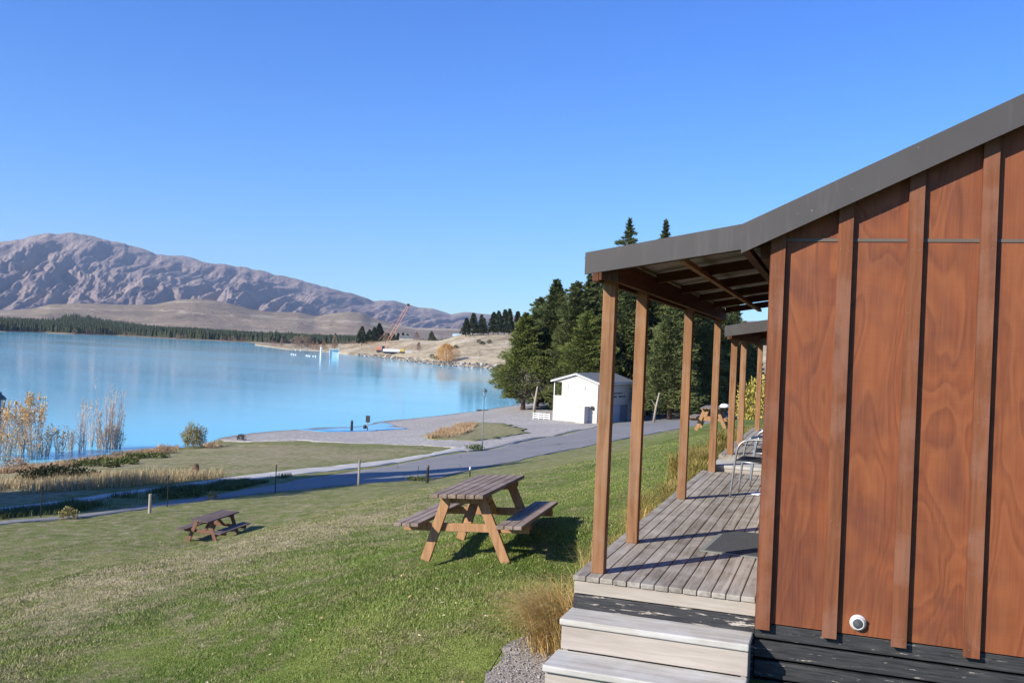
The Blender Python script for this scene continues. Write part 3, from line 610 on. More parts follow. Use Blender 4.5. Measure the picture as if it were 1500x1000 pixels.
polar('lake_point',-14,34.5,520,lambda B,T:tab(SH_PT,B)-6+T*400,lambda B,T,D,X,Y:pt_z(B,D)+.9*(fbm(X/14,Y/14,51,4)-.5)*np.clip(T*8,0,1),90,M['point'])
def far_ground(px,d):
    b=math.degrees(bearing(px)); return float(pt_z(np.array([b]),np.array([d]))[0])

# ================================================================== foliage makers
def leaves(P,Dir,ln,wd,rr,up=.35,jit=.55):
    """diamond leaf cards: P points, Dir outward directions"""
    n=len(P); d=Dir+rr.normal(0,jit,(n,3)); d/=np.linalg.norm(d,axis=1)[:,None]+1e-9
    q=rr.normal(0,1,(n,3)); q[:,2]*=up; s=np.cross(d,q); s/=np.linalg.norm(s,axis=1)[:,None]+1e-9
    L=(ln*rr.uniform(.6,1.3,n))[:,None]; W=(wd*rr.uniform(.6,1.3,n))[:,None]
    V=np.stack([P-d*L*.5,P+s*W*.5,P+d*L*.5,P-s*W*.5],1).reshape(-1,3)
    return V,np.arange(4*n).reshape(n,4)
def conifer_mesh(seed,H,Rm,z0,nb,per,ln,wd,droop=.12,thin_top=.0,powr=.75,sq=.16,lean=0,jit=.4):
    rr=np.random.default_rng(seed); P=[];Dd=[]; sk=MB()
    lump=rr.uniform(0,6,4)
    for i in range(nb):
        t=(i+rr.uniform(0,1))/nb; t=t**.92; z=z0+(H-z0)*t; a=i*2.399+rr.normal(0,.35)
        prof=min(1,(t+.05)/sq)**.6*(1-t)**powr
        L=Rm*(prof*rr.uniform(.60,1.16)*(1+.20*math.sin(a*2+lump[0]+t*4)+.20*math.sin(t*14+lump[1]+a*2))+.13*(1-t))
        if thin_top and t>.62: L*=rr.uniform(.45,1.15)
        n=max(6,int(per*(L/Rm+.15))); s=rr.uniform(.12,1,n)**.72
        dx,dy=math.cos(a),math.sin(a); lat=rr.normal(0,1,n)*(.07+.15*np.sin(s*PI*.85))*L
        rise=.30*(1-t)*0+.12; zz=z+L*(rise*s-droop*s*s*1.6+ (t-.4)*.35*s)+rr.normal(0,.07,n)*L*.55-np.abs(lat)*.18
        P.append(np.stack([dx*s*L-dy*lat,dy*s*L+dx*lat,zz],1)); Dd.append(np.tile([dx,dy,.12+.5*t],(n,1)))
        if L>.5: sk.tube([(0,0,z),(dx*L*.5,dy*L*.5,z+L*.5*(rise-droop*.8)),(dx*L*.85,dy*L*.85,z+L*.85*(rise-droop*1.3+(t-.4)*.3))],[.05,.03,.01],4,False)
    P=np.concatenate(P);Dd=np.concatenate(Dd)
    return leaves(P,Dd,ln,wd,rr,.35,jit),sk
def make_conifer(seed,H,Rm,z0,nb,per,ln,wd,mat,label,group,tr=.22,name='conifer_tree',**k):
    (V,F),sk=conifer_mesh(seed,H,Rm,z0,nb,per,ln,wd,**k)
    root=empty(name,(0,0,0),label=label,cat='tree',group=group)
    mesh_np('crown',V,F,mat,root)
    t=MB(); rr=random.Random(seed); pts=[(rr.uniform(-.06,.06)*(i>0),rr.uniform(-.06,.06)*(i>0),-.3+ (H*.97+.3)*i/6) for i in range(7)]
    t.tube(pts,[tr*(1-.93*i/6)*(1.25 if i==0 else 1) for i in range(7)],9)
    b=len(t.v); t.v+=sk.v; t.f+=[tuple(q+b for q in f) for f in sk.f]
    t.build('trunk',M['bark'],root,smooth=True)
    return root
def place(o,x,y,z=None,s=1,rz=0,label=None):
    o.location=(x,y,tz(x,y) if z is None else z); o.scale=(s,s,s) if not hasattr(s,'__len__') else s; o.rotation_euler[2]=rz
    if label: o['label']=label
    return o
def brush(name,n,R,H,mat,seed,ln=.12,wd=.05,stem=True,label=None,cat='shrub',group=None,smat='twig',round_=True,parent=None,top=.0):
    """shrub: a dome of small leaves over thin stems"""
    rr=np.random.default_rng(seed)
    a=rr.uniform(0,2*PI,n); cz_=rr.uniform(-.75,1,n); u=rr.uniform(.25,1,n)**.6; sn=np.sqrt(1-cz_**2)
    lm=u*(1+.16*np.sin(a*3+seed)+.10*np.sin(cz_*7+seed*2+a)); rad=R*lm*sn; h=(.43+.55*cz_*lm)
    P=np.stack([np.cos(a)*rad,np.sin(a)*rad,H*np.maximum(h,.02)],1)
    V,F=leaves(P,np.stack([np.cos(a)*.5,np.sin(a)*.5,np.full(n,.9)],1),ln,wd,rr)
    root=empty(name,(0,0,0),label=label,cat=cat,group=group); mesh_np('leaves',V,F,mat,root)
    if stem:
        m=MB(); q=random.Random(seed)
        for i in range(14):
            t=q.uniform(0,6.28); rd=R*q.uniform(.2,.7); m.tube([(0,0,-.05),(math.cos(t)*rd*.4,math.sin(t)*rd*.4,H*.45),(math.cos(t)*rd,math.sin(t)*rd,H*q.uniform(.7,.95))],[.02,.012,.004],4,False)
        m.build('stems',M[smat],root)
    return root
def sapling(seed,H,n,spread,leafn,label,group,mats=('twig','orleaf'),leaf=(.10,.08),name='bare_sapling',cat='tree'):
    q=random.Random(seed); rr=np.random.default_rng(seed); root=empty(name,(0,0,0),label=label,cat=cat,group=group)
    m=MB(); tips=[]
    for i in range(n):
        a=q.uniform(0,6.28); h=H*q.uniform(.6,1); r0=spread*.35*q.random(); r1=spread*q.uniform(.3,1)
        p0=Vector((math.cos(a)*r0,math.sin(a)*r0,-.3)); p2=Vector((math.cos(a)*r1,math.sin(a)*r1,h)); p1=p0.lerp(p2,.5)+Vector((q.uniform(-.1,.1),q.uniform(-.1,.1),.1))
        m.tube([p0,p1,p2],[.030,.019,.005],4,False)
        for k in range(int(h*7)):
            t=q.uniform(.12,.97); b=p0.lerp(p1,t*2) if t<.5 else p1.lerp(p2,t*2-1); L=q.uniform(.3,.95)*(1.25-t)
            aa=q.uniform(0,6.28); e=b+Vector((math.cos(aa)*L*.60,math.sin(aa)*L*.60,L*.80))
            m.tube([b,b.lerp(e,.5)+Vector((math.cos(aa)*.05,math.sin(aa)*.05,0)),e],[.011,.008,.003],3,False)
            tips.append((b,e))
    m.build('branches',M[mats[0]],root)
    if leafn:
        P=[]
        for i in range(leafn):
            b,e=q.choice(tips); p=b.lerp(e,q.random())
            if q.random()<.35 or p.z>H*.55: P.append((p.x+q.gauss(0,.05),p.y+q.gauss(0,.05),p.z+q.gauss(0,.05)))
        P=np.array(P); V,F=leaves(P,np.tile([0,0,.3],(len(P),1)),leaf[0],leaf[1],rr,1); mesh_np('leaves',V,F,M[mats[1]],root)
    return root

# ================================================================== cabin with veranda
def ztop(x):   # top line of the gable roof, bent where the veranda roof starts
    if x<1.075: return 2.235+(x-.03)*.186
    if x<4.6: return 2.43+(x-1.075)*.484
    return 2.43+(4.6-1.075)*.484-(x-4.6)*.484
def corr_sheet(x0,x1,y0,y1,zf,th=.012,pitch=.076):
    m=MB(); n=int((y1-y0)/pitch*4); b=0
    for i in range(n+1):
        y=y0+(y1-y0)*i/n; dz=.008*math.cos(2*PI*y/pitch)
        m.v+=[(x0,y,zf(x0)+dz),(x1,y,zf(x1)+dz),(x0,y,zf(x0)+dz-.003),(x1,y,zf(x1)+dz-.003)]
        if i: a=4*(i-1); m.f+=[(a,a+1,a+5,a+4),(a+2,a+6,a+7,a+3)]
    return m
def cabin(loc,L,posts,drop,main,label):
    root=empty('cabin',loc,label=label,cat='cabin')
    zt=lambda x: ztop(x)-drop
    WY=-.03; ZB=-.145
    # walls
    m=MB(); xs=[1.29]
    def wallpoly(x0,x1,zb,zc,zoff=.05):
        p=[(x0,zb),(x1,zb)]
        hi=lambda x: min(zc,zt(x)-zoff)
        pts=[x1]+([4.6] if x0<4.6<x1 else [])+[x0]
        k=[ (x,hi(x)) for x in pts]
        if zc<9:   # where flat top meets the slope
            pass
        return p+k
    strip=2.33-drop*.2
    m=MB(); m.prism([(1.29,ZB),(7.9,ZB),(7.9,min(strip,zt(7.9)-.05)),(1.29,min(strip,zt(1.29)-.05))],WY,WY+.02).build('front_wall',M['ply'],root)
    m=MB(); m.prism([(1.29,strip+.022),(7.9,strip+.022),(7.9,zt(7.9)-.04),(4.6,zt(4.6)-.04),(1.29,zt(1.29)-.04)],WY+.0005,WY+.02).build('gable_wall',M['ply'],root)
    MB().box(1.29,7.9,WY-.006,WY+.018,strip+.001,strip+.021).build('flashing_strip',M['galv'],root)
    m=MB(); m.box(1.27,1.30,0,L,ZB,2.38-drop); m.build('side_wall',M['ply'],root)
    MB().prism([(1.29,ZB),(7.9,ZB),(7.9,zt(7.9)-.05),(4.6,zt(4.6)-.05),(1.29,zt(1.29)-.05)],L,L+.02).build('rear_wall',M['ply'],root)
    MB().box(7.88,7.91,0,L,ZB,zt(7.9)-.05).build('side_wall',M['ply'],root)
    # battens up the gable
    for k in range(17 if main else 2):
        x=1.252+.4075*k
        w=.088; z0=ZB-.035+(.002*(k%3)); za=zt(x)-.165; zb_=zt(x+w)-.165
        m=MB(); m.prism([(x,z0),(x+w,z0),(x+w,zb_),(x,za)],WY-.045,WY-.001 if k else .02)
        nf=len(m.f)
        if k<8 and main:
            s=m
            for zz in (-.12,.55,1.25,1.9,2.28,2.75):
                if zz>za-.1: continue
                for dx in (.022+.006*math.sin(k*3+zz*9),.066):
                    xx=x+dx; z_=zz+.012*math.sin(k*5+dx*90); s.box(xx-.0024,xx+.0024,WY-.0462,WY-.044,z_-.0024,z_+.0024)
        o=m.build('batten',M['batten'],root); o.data.materials.append(M['nail'])
        for q in o.data.polygons:
            if q.index>=nf: q.material_index=1
    for yy in np.arange(.9,L-.2,1.2) if main else ():
        if abs(yy-2.1)>.7: MB().box(1.228,1.272,yy,yy+.07,ZB,2.36-drop).build('batten',M['batten'],root,.003)
    MB().box(1.2475,1.2515,-.074,.012,ZB-.03,zt(1.24)-.17).build('corner_board',M['batten'],root,.003)
    # black base boards
    zb=[(-.15,-.248),(-.262,-.372),(-.388,-.500),(-.515,-.63)]
    for i,(a,b) in enumerate(zb):
        q=MB().box(-.0 if i<2 else 1.25,7.9,-.022+.004*(i%2),.02,b,a-.004)
        if i<2: q=MB().box(1.246,7.9,-.024+.004*(i%2),.02,b,a-.004)
        q.build('base_board',M['black'],root,.004)
    MB().box(1.30,7.8,.06,L-.1,-.7,-.16).build('underfloor_shade',M['dark'],root)  # solid near-black block standing in for the shade behind the base boards
    # gable flashing (barge) and veranda flashing
    th1=.150; y0,y1=-.15,-.135
    p=[(.03,zt(.03)-th1),(1.09,zt(1.07)-th1-.012),(1.09,zt(1.075)+.004),(.03,zt(.03))]
    MB().prism(p,y0,y1).build('veranda_flashing',M['fascia'],root,.002)
    def barge(xa,xb,nm):
        MB().prism([(xa,zt(xa)-.192),(xb,zt(xb)-.192),(xb,zt(xb)),(xa,zt(xa))],y0-.006,y1-.004).build(nm,M['fascia'],root,.002)
    barge(1.068,4.6,'barge_flashing'); barge(4.6,8.3,'barge_flashing')
    m=MB(); 
    for xa,xb in ((.03,1.07),(1.07,4.6)): m.quad((xa,y0,zt(xa)+.0),(xb,y0,zt(xb)+.0),(xb,.03,zt(xb)+.012),(xa,.03,zt(xa)+.012))
    m.build('flashing_cap',M['fascia'],root)
    # barge rafter behind it, seen as a dark soffit
    for xa,xb in ((1.12,4.6),(4.6,8.2)):
        MB().prism([(xa,zt(xa)-.15),(xb,zt(xb)-.15),(xb,zt(xb)-.03),(xa,zt(xa)-.03)],-.131,-.05).build('barge_rafter',M['rafter'],root)
    if not main: MB().prism([(.2,zt(.2)-.13),(1.2,zt(1.1)-.13),(1.2,zt(1.1)-.03),(.2,zt(.2)-.03)],-.12,-.05).build('barge_rafter',M['rafter'],root)
    # roofs
    corr_sheet(.02,1.14,-.13,L+.12,lambda x:zt(x)-.028).build('veranda_roof',M['corr'],root,smooth=True)
    corr_sheet(1.12,4.6,-.12,L+.12,lambda x:zt(x)-.012).build('main_roof',M['roofm'],root,smooth=True)
    corr_sheet(4.6,8.3,-.12,L+.12,lambda x:zt(x)-.012).build('main_roof',M['roofm'],root,smooth=True)
    # beams either side of the posts
    bb=2.05-drop
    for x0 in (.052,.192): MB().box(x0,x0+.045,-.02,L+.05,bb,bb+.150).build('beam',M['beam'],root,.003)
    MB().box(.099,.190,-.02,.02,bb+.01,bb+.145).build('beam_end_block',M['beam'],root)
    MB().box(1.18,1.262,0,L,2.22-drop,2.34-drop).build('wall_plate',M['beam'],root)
    # rafters across, one thin runner underneath
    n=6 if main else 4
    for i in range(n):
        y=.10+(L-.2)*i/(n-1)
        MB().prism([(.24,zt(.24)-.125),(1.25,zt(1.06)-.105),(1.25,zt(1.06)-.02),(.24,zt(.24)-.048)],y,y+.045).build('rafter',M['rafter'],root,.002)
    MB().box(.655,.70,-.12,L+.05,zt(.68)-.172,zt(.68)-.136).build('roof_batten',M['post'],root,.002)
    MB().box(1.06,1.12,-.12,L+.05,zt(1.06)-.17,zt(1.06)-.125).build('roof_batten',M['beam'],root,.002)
    # posts
    for y in posts:
        MB().box(.1,.19,y,y+.09,0,bb+.04).build('post',M['post'],root,.005)
    # deck
    p=.0955; nb=13; m=MB()
    for k in range(nb):
        x0=k*p; j=random.uniform(-.004,.004)
        m.box(x0+.003,x0+p-.0025,j,L,-.036,0)
    m.build('deck_boards',M['deck'],root,.006)
    MB().box(.012,1.243,.008,.04,-.125,-.038).build('deck_trim_board',M['fascia_board'],root,.004)
    q=MB().box(.012,1.244,-.004,.03,-.234,-.130); q.build('deck_skirt_board',M['black'],root,.004)
    MB().box(.012,1.244,.002,.03,-.62,-.238).build('deck_skirt_board',M['black'],root,.004)
    for z0,z1 in ((-.15,-.04),(-.29,-.155),(-.43,-.295),(-.62,-.435)):
        MB().box(.002,.03,.045,L,z0,z1-.003).build('deck_side_board',M['deck'],root,.004)
    for i in range(5): MB().box(.05,1.2,.3+i*(L-.5)/5,.35+i*(L-.5)/5,-.14,-.04).build('joist',M['rafter'],root)
    return root
c1=cabin((0,0,0),6.62,(.12,1.28,3.87,6.50),0,True,'brown plywood cabin nearest the camera with dark battens, grey roof edge and steps')
# steps
def step(parent,x0,x1,yf,yb,zt_,zb_,riser_y):
    m=MB(); m.box(x0,x1,yf,yb,zt_-.042,zt_); m.build('tread',M['tread'],parent,.008)
    MB().box(x0+.012,x1-.004,riser_y,riser_y+.035,zb_,zt_-.045).build('riser',M['riser'],parent,.004)
st=empty('timber_steps',(0,0,0),label='whitewashed timber steps leading up to the near cabin deck',cat='steps')
step(st,.005,1.235,-.315,-.012,-.222,-.425,-.295)
step(st,.0,1.235,-.655,-.30,-.428,-.68,-.62)
for x in (.03,1.19): MB().box(x,x+.035,-.29,-.014,-.62,-.27).build('stringer',M['riser'],st,.003)
for x in (.035,1.185): MB().box(x,x+.035,-.61,-.27,-.66,-.475).build('stringer',M['riser'],st,.003)
# second cabin beyond, and the landing between
c2=cabin((.125,7.42,.15),5.6,(.12,1.6,5.0),.39,False,'second brown cabin beyond the first, its lower veranda showing past the corner')
ld=empty('deck_landing',(0,6.64,0),label='low pale timber landing between the two cabin decks',cat='step')
MB().box(.12,1.25,.0,.76,.045,.085).build('tread',M['tread'],ld,.006)
MB().box(.13,1.25,.01,.04,-.1,.043).build('riser',M['riser'],ld,.004)
MB().box(.13,1.25,.74,.765,-.3,.135).build('riser',M['deck'],ld,.004)
# wall vent
v=empty('vent',(1.872,-.0315,-.066)); v.scale=(.87,1,.87); v.parent=c1; v['label']='round chrome and black vent low on the plywood wall'
def ring(prof,mat,nm):
    m=MB(); m.lathe(prof,28); m.v=[(x,-z,y) for x,y,z in m.v]; return m.build(nm,mat,v,smooth=False)
ring([(.0,.0),(.058,.0),(.058,.006),(.054,.010),(.047,.012),(.047,.03),(.043,.036),(.036,.038),(.035,.036),(0,.036)],M['vent_white'],'ring')
ring([(0,.030),(.0335,.030),(.0335,.0395),(.031,.041),(0,.041)],M['vent_grey'],'grille')
for o in v.children: o.data.shade_smooth()
m=MB(); m.box(.043,.052,-.030,-.010,.016,.030); m.build('latch',M['steel'],v)

# ---- things on the deck
dm=empty('doormat',(.705,1.26,.0),rot=(0,0,R_(-4)),label='black ribbed rubber doormat on the near deck',cat='doormat')
MB().box(0,.54,0,1.02,.001,.010).build('mat_border',M['mat_edge'],dm,.003)
m=MB()
for i in range(34): m.box(.04,.53,.035+i*.0285,.035+i*.0285+.019,.010,.017)
for i in range(9): m.box(.045+i*.058,.052+i*.058,.03,1.0,.0095,.015)
m.build('ribs',M['rubber'],dm)
MB().box(.035,.535,.03,1.005,.0095,.0125).build('rubber_base',M['rubber'],dm)
def chair():
    r=empty('bistro_chair',(0,0,0))
    # local: faces -x; front legs at x=0, y=0 and .56
    arm=lambda y,s:[(0,y,0),(.045,y,.42),(.07,y,.56),(.12,y+.01*s,.625),(.22,y+.02*s,.655),(.36,y+.02*s,.665),(.47,y+.06*s,.69),(.53,y+.16*s,.73),(.55,y+.28*s,.745)]
    a=arm(0,1); b=arm(.56,-1)
    def sm(p):
        o=[];p=[Vector(q) for q in p]
        for i in range(len(p)-1):
            for k in range(4):
                t=k/4; p0=p[max(i-1,0)];p1=p[i];p2=p[i+1];p3=p[min(i+2,len(p)-1)]
                o.append(.5*((2*p1)+(p2-p0)*t+(2*p0-5*p1+4*p2-p3)*t*t+(3*p1-p0-3*p2+p3)*t**3))
        return o+[p[-1]]
    m=MB(); m.tube(sm(a+b[::-1][1:]),.0125,10)
    for y in (.045,.515): m.tube(sm([(.56,y,0),(.50,y,.25),(.47,y,.42),(.50,y,.58),(.545,y+(.06 if y<.2 else -.06),.72)]),.0115,8)
    m.tube([(.045,.0,.405),(.48,.045,.40)],.009,8); m.tube([(.045,.56,.405),(.48,.515,.40)],.009,8); m.tube([(.05,0,.40),(.05,.56,.40)],.009,8); m.tube([(.48,.04,.40),(.48,.52,.40)],.009,8)
    m.build('frame',M['steel'],r,smooth=True)
    s=MB(); n=8
    for i in range(n+1):
        for j in range(n+1):
            u=i/n;w=j/n; s.v.append((.04+u*.44,.02+w*.52,.418-.022*math.sin(u*PI)*math.sin(w*PI)))
    for i in range(n):
        for j in range(n): q=i*(n+1)+j; s.f.append((q,q+n+1,q+n+2,q+1))
    o=s.build('seat',M['mesh_black'],r,smooth=True); k=o.modifiers.new('s','SOLIDIFY'); k.thickness=.014
    s=MB()
    for i in range(n+1):
        for j in range(n+1):
            u=i/n;w=j/n; s.v.append((.475+u*.06+.03*math.sin(w*PI),.05+w*.46,.43+u*.27))
    for i in range(n):
        for j in range(n): q=i*(n+1)+j; s.f.append((q,q+n+1,q+n+2,q+1))
    o=s.build('backrest',M['mesh_black'],r,smooth=True); k=o.modifiers.new('s','SOLIDIFY'); k.thickness=.012
    return r
ch=chair(); tag(ch,'grey tube chair with black sling seat, the nearer of two on the deck','chair','chairs on the near deck'); ch.location=(.615,4.33,0); ch.rotation_euler[2]=R_(-4)
c=copy_tree(ch); c.location=(.74,5.42,0); c.rotation_euler[2]=R_(5); c['label']='grey tube chair behind the nearer one, close to the deck end'
rt=empty('round_table',(1.02,8.35,.15),label='low round white topped table on the second cabin deck',cat='table')
MB().lathe([(0,.29),(.36,.29),(.375,.30),(.375,.318),(.365,.325),(0,.325)],36).build('tabletop',M['white'],rt,smooth=False)
MB().lathe([(.30,.255),(.30,.289)],30).build('rim',M['steel'],rt,smooth=True)
for i in range(4):
    a=PI/4+i*PI/2; MB().tube([(.24*math.cos(a),.24*math.sin(a),.26),(.29*math.cos(a),.29*math.sin(a),0)],.013,8).build('leg',M['steel'],rt,smooth=True)
MB().box(0,.20,0,.26,.001,.009).build('p',M['paper'],None); o=bpy.data.objects['p']; o.name='folded_paper'; o.location=(.80,4.72,0); o.rotation_euler[2]=R_(-12)
tag(o,'pale blue white folded paper lying on the deck under the near chair','paper')

# ================================================================== picnic tables
def picnic(top,leg,L=1.78):
    r=empty('picnic_table',(0,0,0)); h=L/2
    m=MB()
    for k in range(6): x=-.30+k*.1015; m.box(x,x+.092,-h,h,.705,.748)
    m.build('tabletop',top,r,.006)
    for s in (-1,1):
        m=MB()
        for k in range(3): x=s*.435+s*k*.0975; m.box(min(x,x+s*.09),max(x,x+s*.09),-h-.01,h-.01,.392,.43)
        m.build('bench',top,r,.006)
    for e in (-1,1):
        y=e*(h-.27)
        for s in (-1,1):
            MB().bar((s*.465,y,-.02),(s*.185,y,.70),.045,.105,Vector((s*.93,0,.36))).build('leg',leg,r,.004)
        MB().box(-.72,.72,y-e*.046-.0225,y-e*.046+.0225,.30,.388).build('bench_bearer',leg,r,.004)
        m=MB(); yc=y-e*.046; m.prism([(-.30,.703),(.30,.703),(.30,.66),(.25,.61),(-.25,.61),(-.30,.66)],yc-.022,yc+.022); m.build('top_cleat',leg,r,.003)
        MB().bar((0,y-e*.07,.34),(0,y-e*.55,.70),.09,.045).build('brace',leg,r,.003)
    return r
t1=picnic(M['table_top'],M['table_leg']); tag(t1,'orange legged picnic table with brown slatted top on the near lawn','picnic table','picnic tables')
t1.location=(-2.12,3.84,tz(-2.12,3.84)-.005); t1.rotation_euler=(0,R_(-3.6),R_(4))
t2=picnic(M['old_top'],M['old_leg']); tag(t2,'old dark red brown picnic table down on the lower lawn','picnic table','picnic tables')
t2.location=(-17.0,19.05,tz(-17,19.05)-.02); t2.rotation_euler=(0,R_(1.5),R_(7)); t2.scale=(1.08,1.1,1.0)
t3=copy_tree(t1); t3['label']='picnic table farther along the cabins, seen between the veranda posts'
t3.location=(-2.35,27.2,tz(-2.35,27.2)); t3.rotation_euler=(0,R_(-2),R_(1)); t3.scale=(1.1,1,1.05)
o=MB().lathe([(0,0),(.16,0),(.17,.05),(.12,.12),(0,.14)],16).build('white_bundle',M['white'],smooth=True); o.location=(-1.95,27.0,tz(-2.35,27.2)+.785); tag(o,'white cloth bundle on the far picnic table','bundle')

# ================================================================== grass on the lawn
def lawn_blades():
    rr=np.random.default_rng(21); out=[]
    n=900000; d=rr.uniform(0,1,n)**.95*27+4.3; b=np.radians(rr.uniform(-6,50,n))
    x=CAMX-d*np.sin(b); y=CAMY+d*np.cos(b)
    # density ~ 1/d already through polar sampling
    ok=~((x>-.02)&(y>-.75))&(x<.3)
    ing=inside(GRAVEL,x,y)&ok; dd=np.zeros(n); dd[ing]=edge_dist(GRAVEL,x[ing],y[ing]); ok&=~(dd>rr.exponential(.045,n))
    keep=rr.uniform(0,1,n)<np.clip(1.35-d/30,.12,1); ok&=keep
    x=x[ok];y=y[ok];d=d[ok];n=len(x); z=ter(x,y)+.012*np.sin(x*2.7+np.sin(y*1.9))*np.cos(y*2.3+x)-.004
    pn=fbm(x*.9,y*.9,77,3)
    h=rr.uniform(.012,.032,n)*(.6+.9*pn); w=rr.uniform(.0016,.0030,n)*(1+d*.07)
    a=rr.uniform(0,2*PI,n); ln=rr.uniform(.1,1.0,n)*h; c,s=np.cos(a),np.sin(a); a2=rr.uniform(0,2*PI,n)
    V=np.stack([np.stack([x-c*w,y-s*w,z],1),np.stack([x+c*w,y+s*w,z],1),np.stack([x+np.cos(a2)*ln,y+np.sin(a2)*ln,z+h],1)],1).reshape(-1,3)
    dr=np.repeat(dryness(x,y),3)
    o=mesh_np('lawn_grass',V,np.arange(3*n).reshape(n,3),M['blades'],None,False,dr); tag(o,kind='stuff',cat='grass',label='short mown grass of the near lawn, green with dry patches')
lawn_blades()
def strands(n,bx,by,hh,spread,wid,rr,seg=5,droop=1.0,az=None):
    """arching blades; returns verts, faces"""
    bz=ter(bx,by); a=rr.uniform(0,2*PI,n) if az is None else az; L=hh*rr.uniform(.55,1.1,n); sp=spread*rr.uniform(.25,1,n)
    T=np.linspace(0,1,seg+1)
    px=bx[:,None]+np.cos(a)[:,None]*sp[:,None]*T**1.7; py=by[:,None]+np.sin(a)[:,None]*sp[:,None]*T**1.7
    pz=bz[:,None]+L[:,None]*(T*1.25-droop*.55*T**3)
    w=wid*(1-T*.85)[None,:]*np.ones((n,1)); s=a+PI/2+rr.normal(0,.5,n)
    A=np.stack([px-np.cos(s)[:,None]*w,py-np.sin(s)[:,None]*w,pz],-1); B=np.stack([px+np.cos(s)[:,None]*w,py+np.sin(s)[:,None]*w,pz],-1)
    V=np.stack([A,B],2).reshape(n,-1,3); k=2*(seg+1); V=V.reshape(-1,3)
    base=(np.arange(n)*k)[:,None]+2*np.arange(seg)[None,:]
    F=np.stack([base,base+1,base+3,base+2],-1).reshape(-1,4); return V,F
TL=['tall arching golden tussock beside the bottom of the timber steps','small wiry tussock at the near corner of the deck']
def tussock(i,x,y,n,h,sp,mat,label,wid=.0022,az0=None,dev=1.0):
    rr=np.random.default_rng(100+i); bx=x+rr.normal(0,.05*sp/.3,n); by=y+rr.normal(0,.05*sp/.3,n)
    az=None if az0 is None else rr.normal(az0,dev,n)
    V,F=strands(n,bx,by,np.full(n,h),sp,wid,rr,az=az)
    z=tz(x,y); V[:,0]-=x;V[:,1]-=y;V[:,2]-=z
    o=mesh_np('tussock_grass',V,F,M[mat]); o.location=(x,y,z); tag(o,label,'tussock','tussocks along the deck edge')
tussock(0,-.20,.42,1500,.46,.62,'tussock','tall arching golden tussock beside the timber steps',.0026,PI*1.02,.85)
tussock(1,-.12,.75,260,.44,.30,'tussock','wiry tussock leaning over the near corner of the deck',.002)
tussock(30,-.2,1.25,60,.62,.34,'tussock','few long red brown grass stems by the first veranda post',.0018)
for i in range(16):
    y=2.3+i*.62; x=-.22-.12*((i*7)%3)-(.1 if i%2 else 0); 
    if y>9: x-=.15
    tussock(2+i,x,y,620,.50+.10*((i*5)%4)/3+(.12 if y>4 else -.05),.38,'tussock_g' if (i%3 or y>6) else 'tussock','golden green tussock in the row along the deck, number %d counting away'%(i+1) if False else 'golden green tussock growing against the deck edge between the veranda posts',.0032 if y<6 else .0045)
for i,(x,y) in enumerate([(.0,12.9),(-.1,14.3),(.35,13.6),(.4,15.2),(.9,14.6),(-.5,13.4),(.9,16.4),(1.5,15.6)]):
    tussock(40+i,x,y,620,.85,.45,'tussock_g','tall green gold tussock beyond the second cabin deck',.006)
# fallen leaves
lf=[]
for k,mt in enumerate(('leafy','leafy2')):
    m=MB(); pts=[(-1,0,.1),(-.5,.42,.3),(.1,.5,.15),(.7,.3,.35),(1,0,.2),(.6,-.35,.4),(0,-.5,.1),(-.6,-.35,.3)]
    c0=(0,0,0)
    m.v=[tuple(q*.02 for q in c0)]+[tuple(q*.02 for q in p) for p in pts]; m.f=[(0,i+1,(i+1)%8+1) for i in range(8)]
    o=m.build('fallen_leaf',M[mt]); kk=o.modifiers.new('s','SOLIDIFY'); kk.thickness=.0015; lf.append(o)
LP=[(602,874),(648,882),(668,883),(650,901),(681,892),(690,881),(718,869),(728,876),(750,871),(712,902),(673,922),(614,930),(676,999),(396,958),(430,860),(452,851),(588,843),(600,848),(600,874),(558,925),(540,935),(455,915),(470,905),(303,1000),(353,937),(520,902),(455,937),(700,840),(735,838),(640,862),(570,880),(345,868),(492,800),(640,790),(500,770),(575,790),(330,830),(410,905)]
for i,(px,py) in enumerate(LP):
    d=_w*_f+_r*(px-750)+_u*(500-py); lo,hi=3.0,40.0
    for _ in range(40):
        mid=(lo+hi)/2; q=_c+d*(mid/_f)
        if q.z<tz(q.x,q.y)+.03: hi=mid
        else: lo=mid
    o=lf[i%2] if i<2 else lf[i%2].copy()
    if i>1: col.objects.link(o)
    s=random.uniform(.7,1.25); o.location=(q.x,q.y,q.z); o.scale=(s,s,s); o.rotation_euler=(random.uniform(-.5,.5),random.uniform(-.5,.5),random.uniform(0,6))
    tag(o,('tan' if i%2==0 else 'cream')+' fallen leaf lying on the near lawn','leaf','%s fallen leaves on the lawn'%('tan' if i%2==0 else 'cream'))
# pebbles in the gravel
P=[];Fc=[]; rr=np.random.default_rng(5); base=None
V0,F0=icos((1,1,.6),(0,0,0),3,.2,1); V0=np.array(V0);F0=np.array(F0)
n=2600; gxs=rr.uniform(-1.1,.25,n*3); gys=rr.uniform(-1.4,1.3,n*3); ok=inside(GRAVEL,gxs,gys); gxs=gxs[ok][:n]; gys=gys[ok][:n]; n=len(gxs)
zz=ter(gxs,gys)+.012; sz=rr.uniform(.003,.010,n); ang=rr.uniform(0,6.3,n)
VV=np.empty((n,len(V0),3)); c_,s_=np.cos(ang),np.sin(ang)
VV[:,:,0]=gxs[:,None]+sz[:,None]*(V0[:,0]*c_[:,None]-V0[:,1]*s_[:,None]*.7); VV[:,:,1]=gys[:,None]+sz[:,None]*(V0[:,0]*s_[:,None]+V0[:,1]*c_[:,None]*.7); VV[:,:,2]=zz[:,None]+sz[:,None]*V0[:,2]
FF=(F0[None]+(np.arange(n)*len(V0))[:,None,None]).reshape(-1,3)
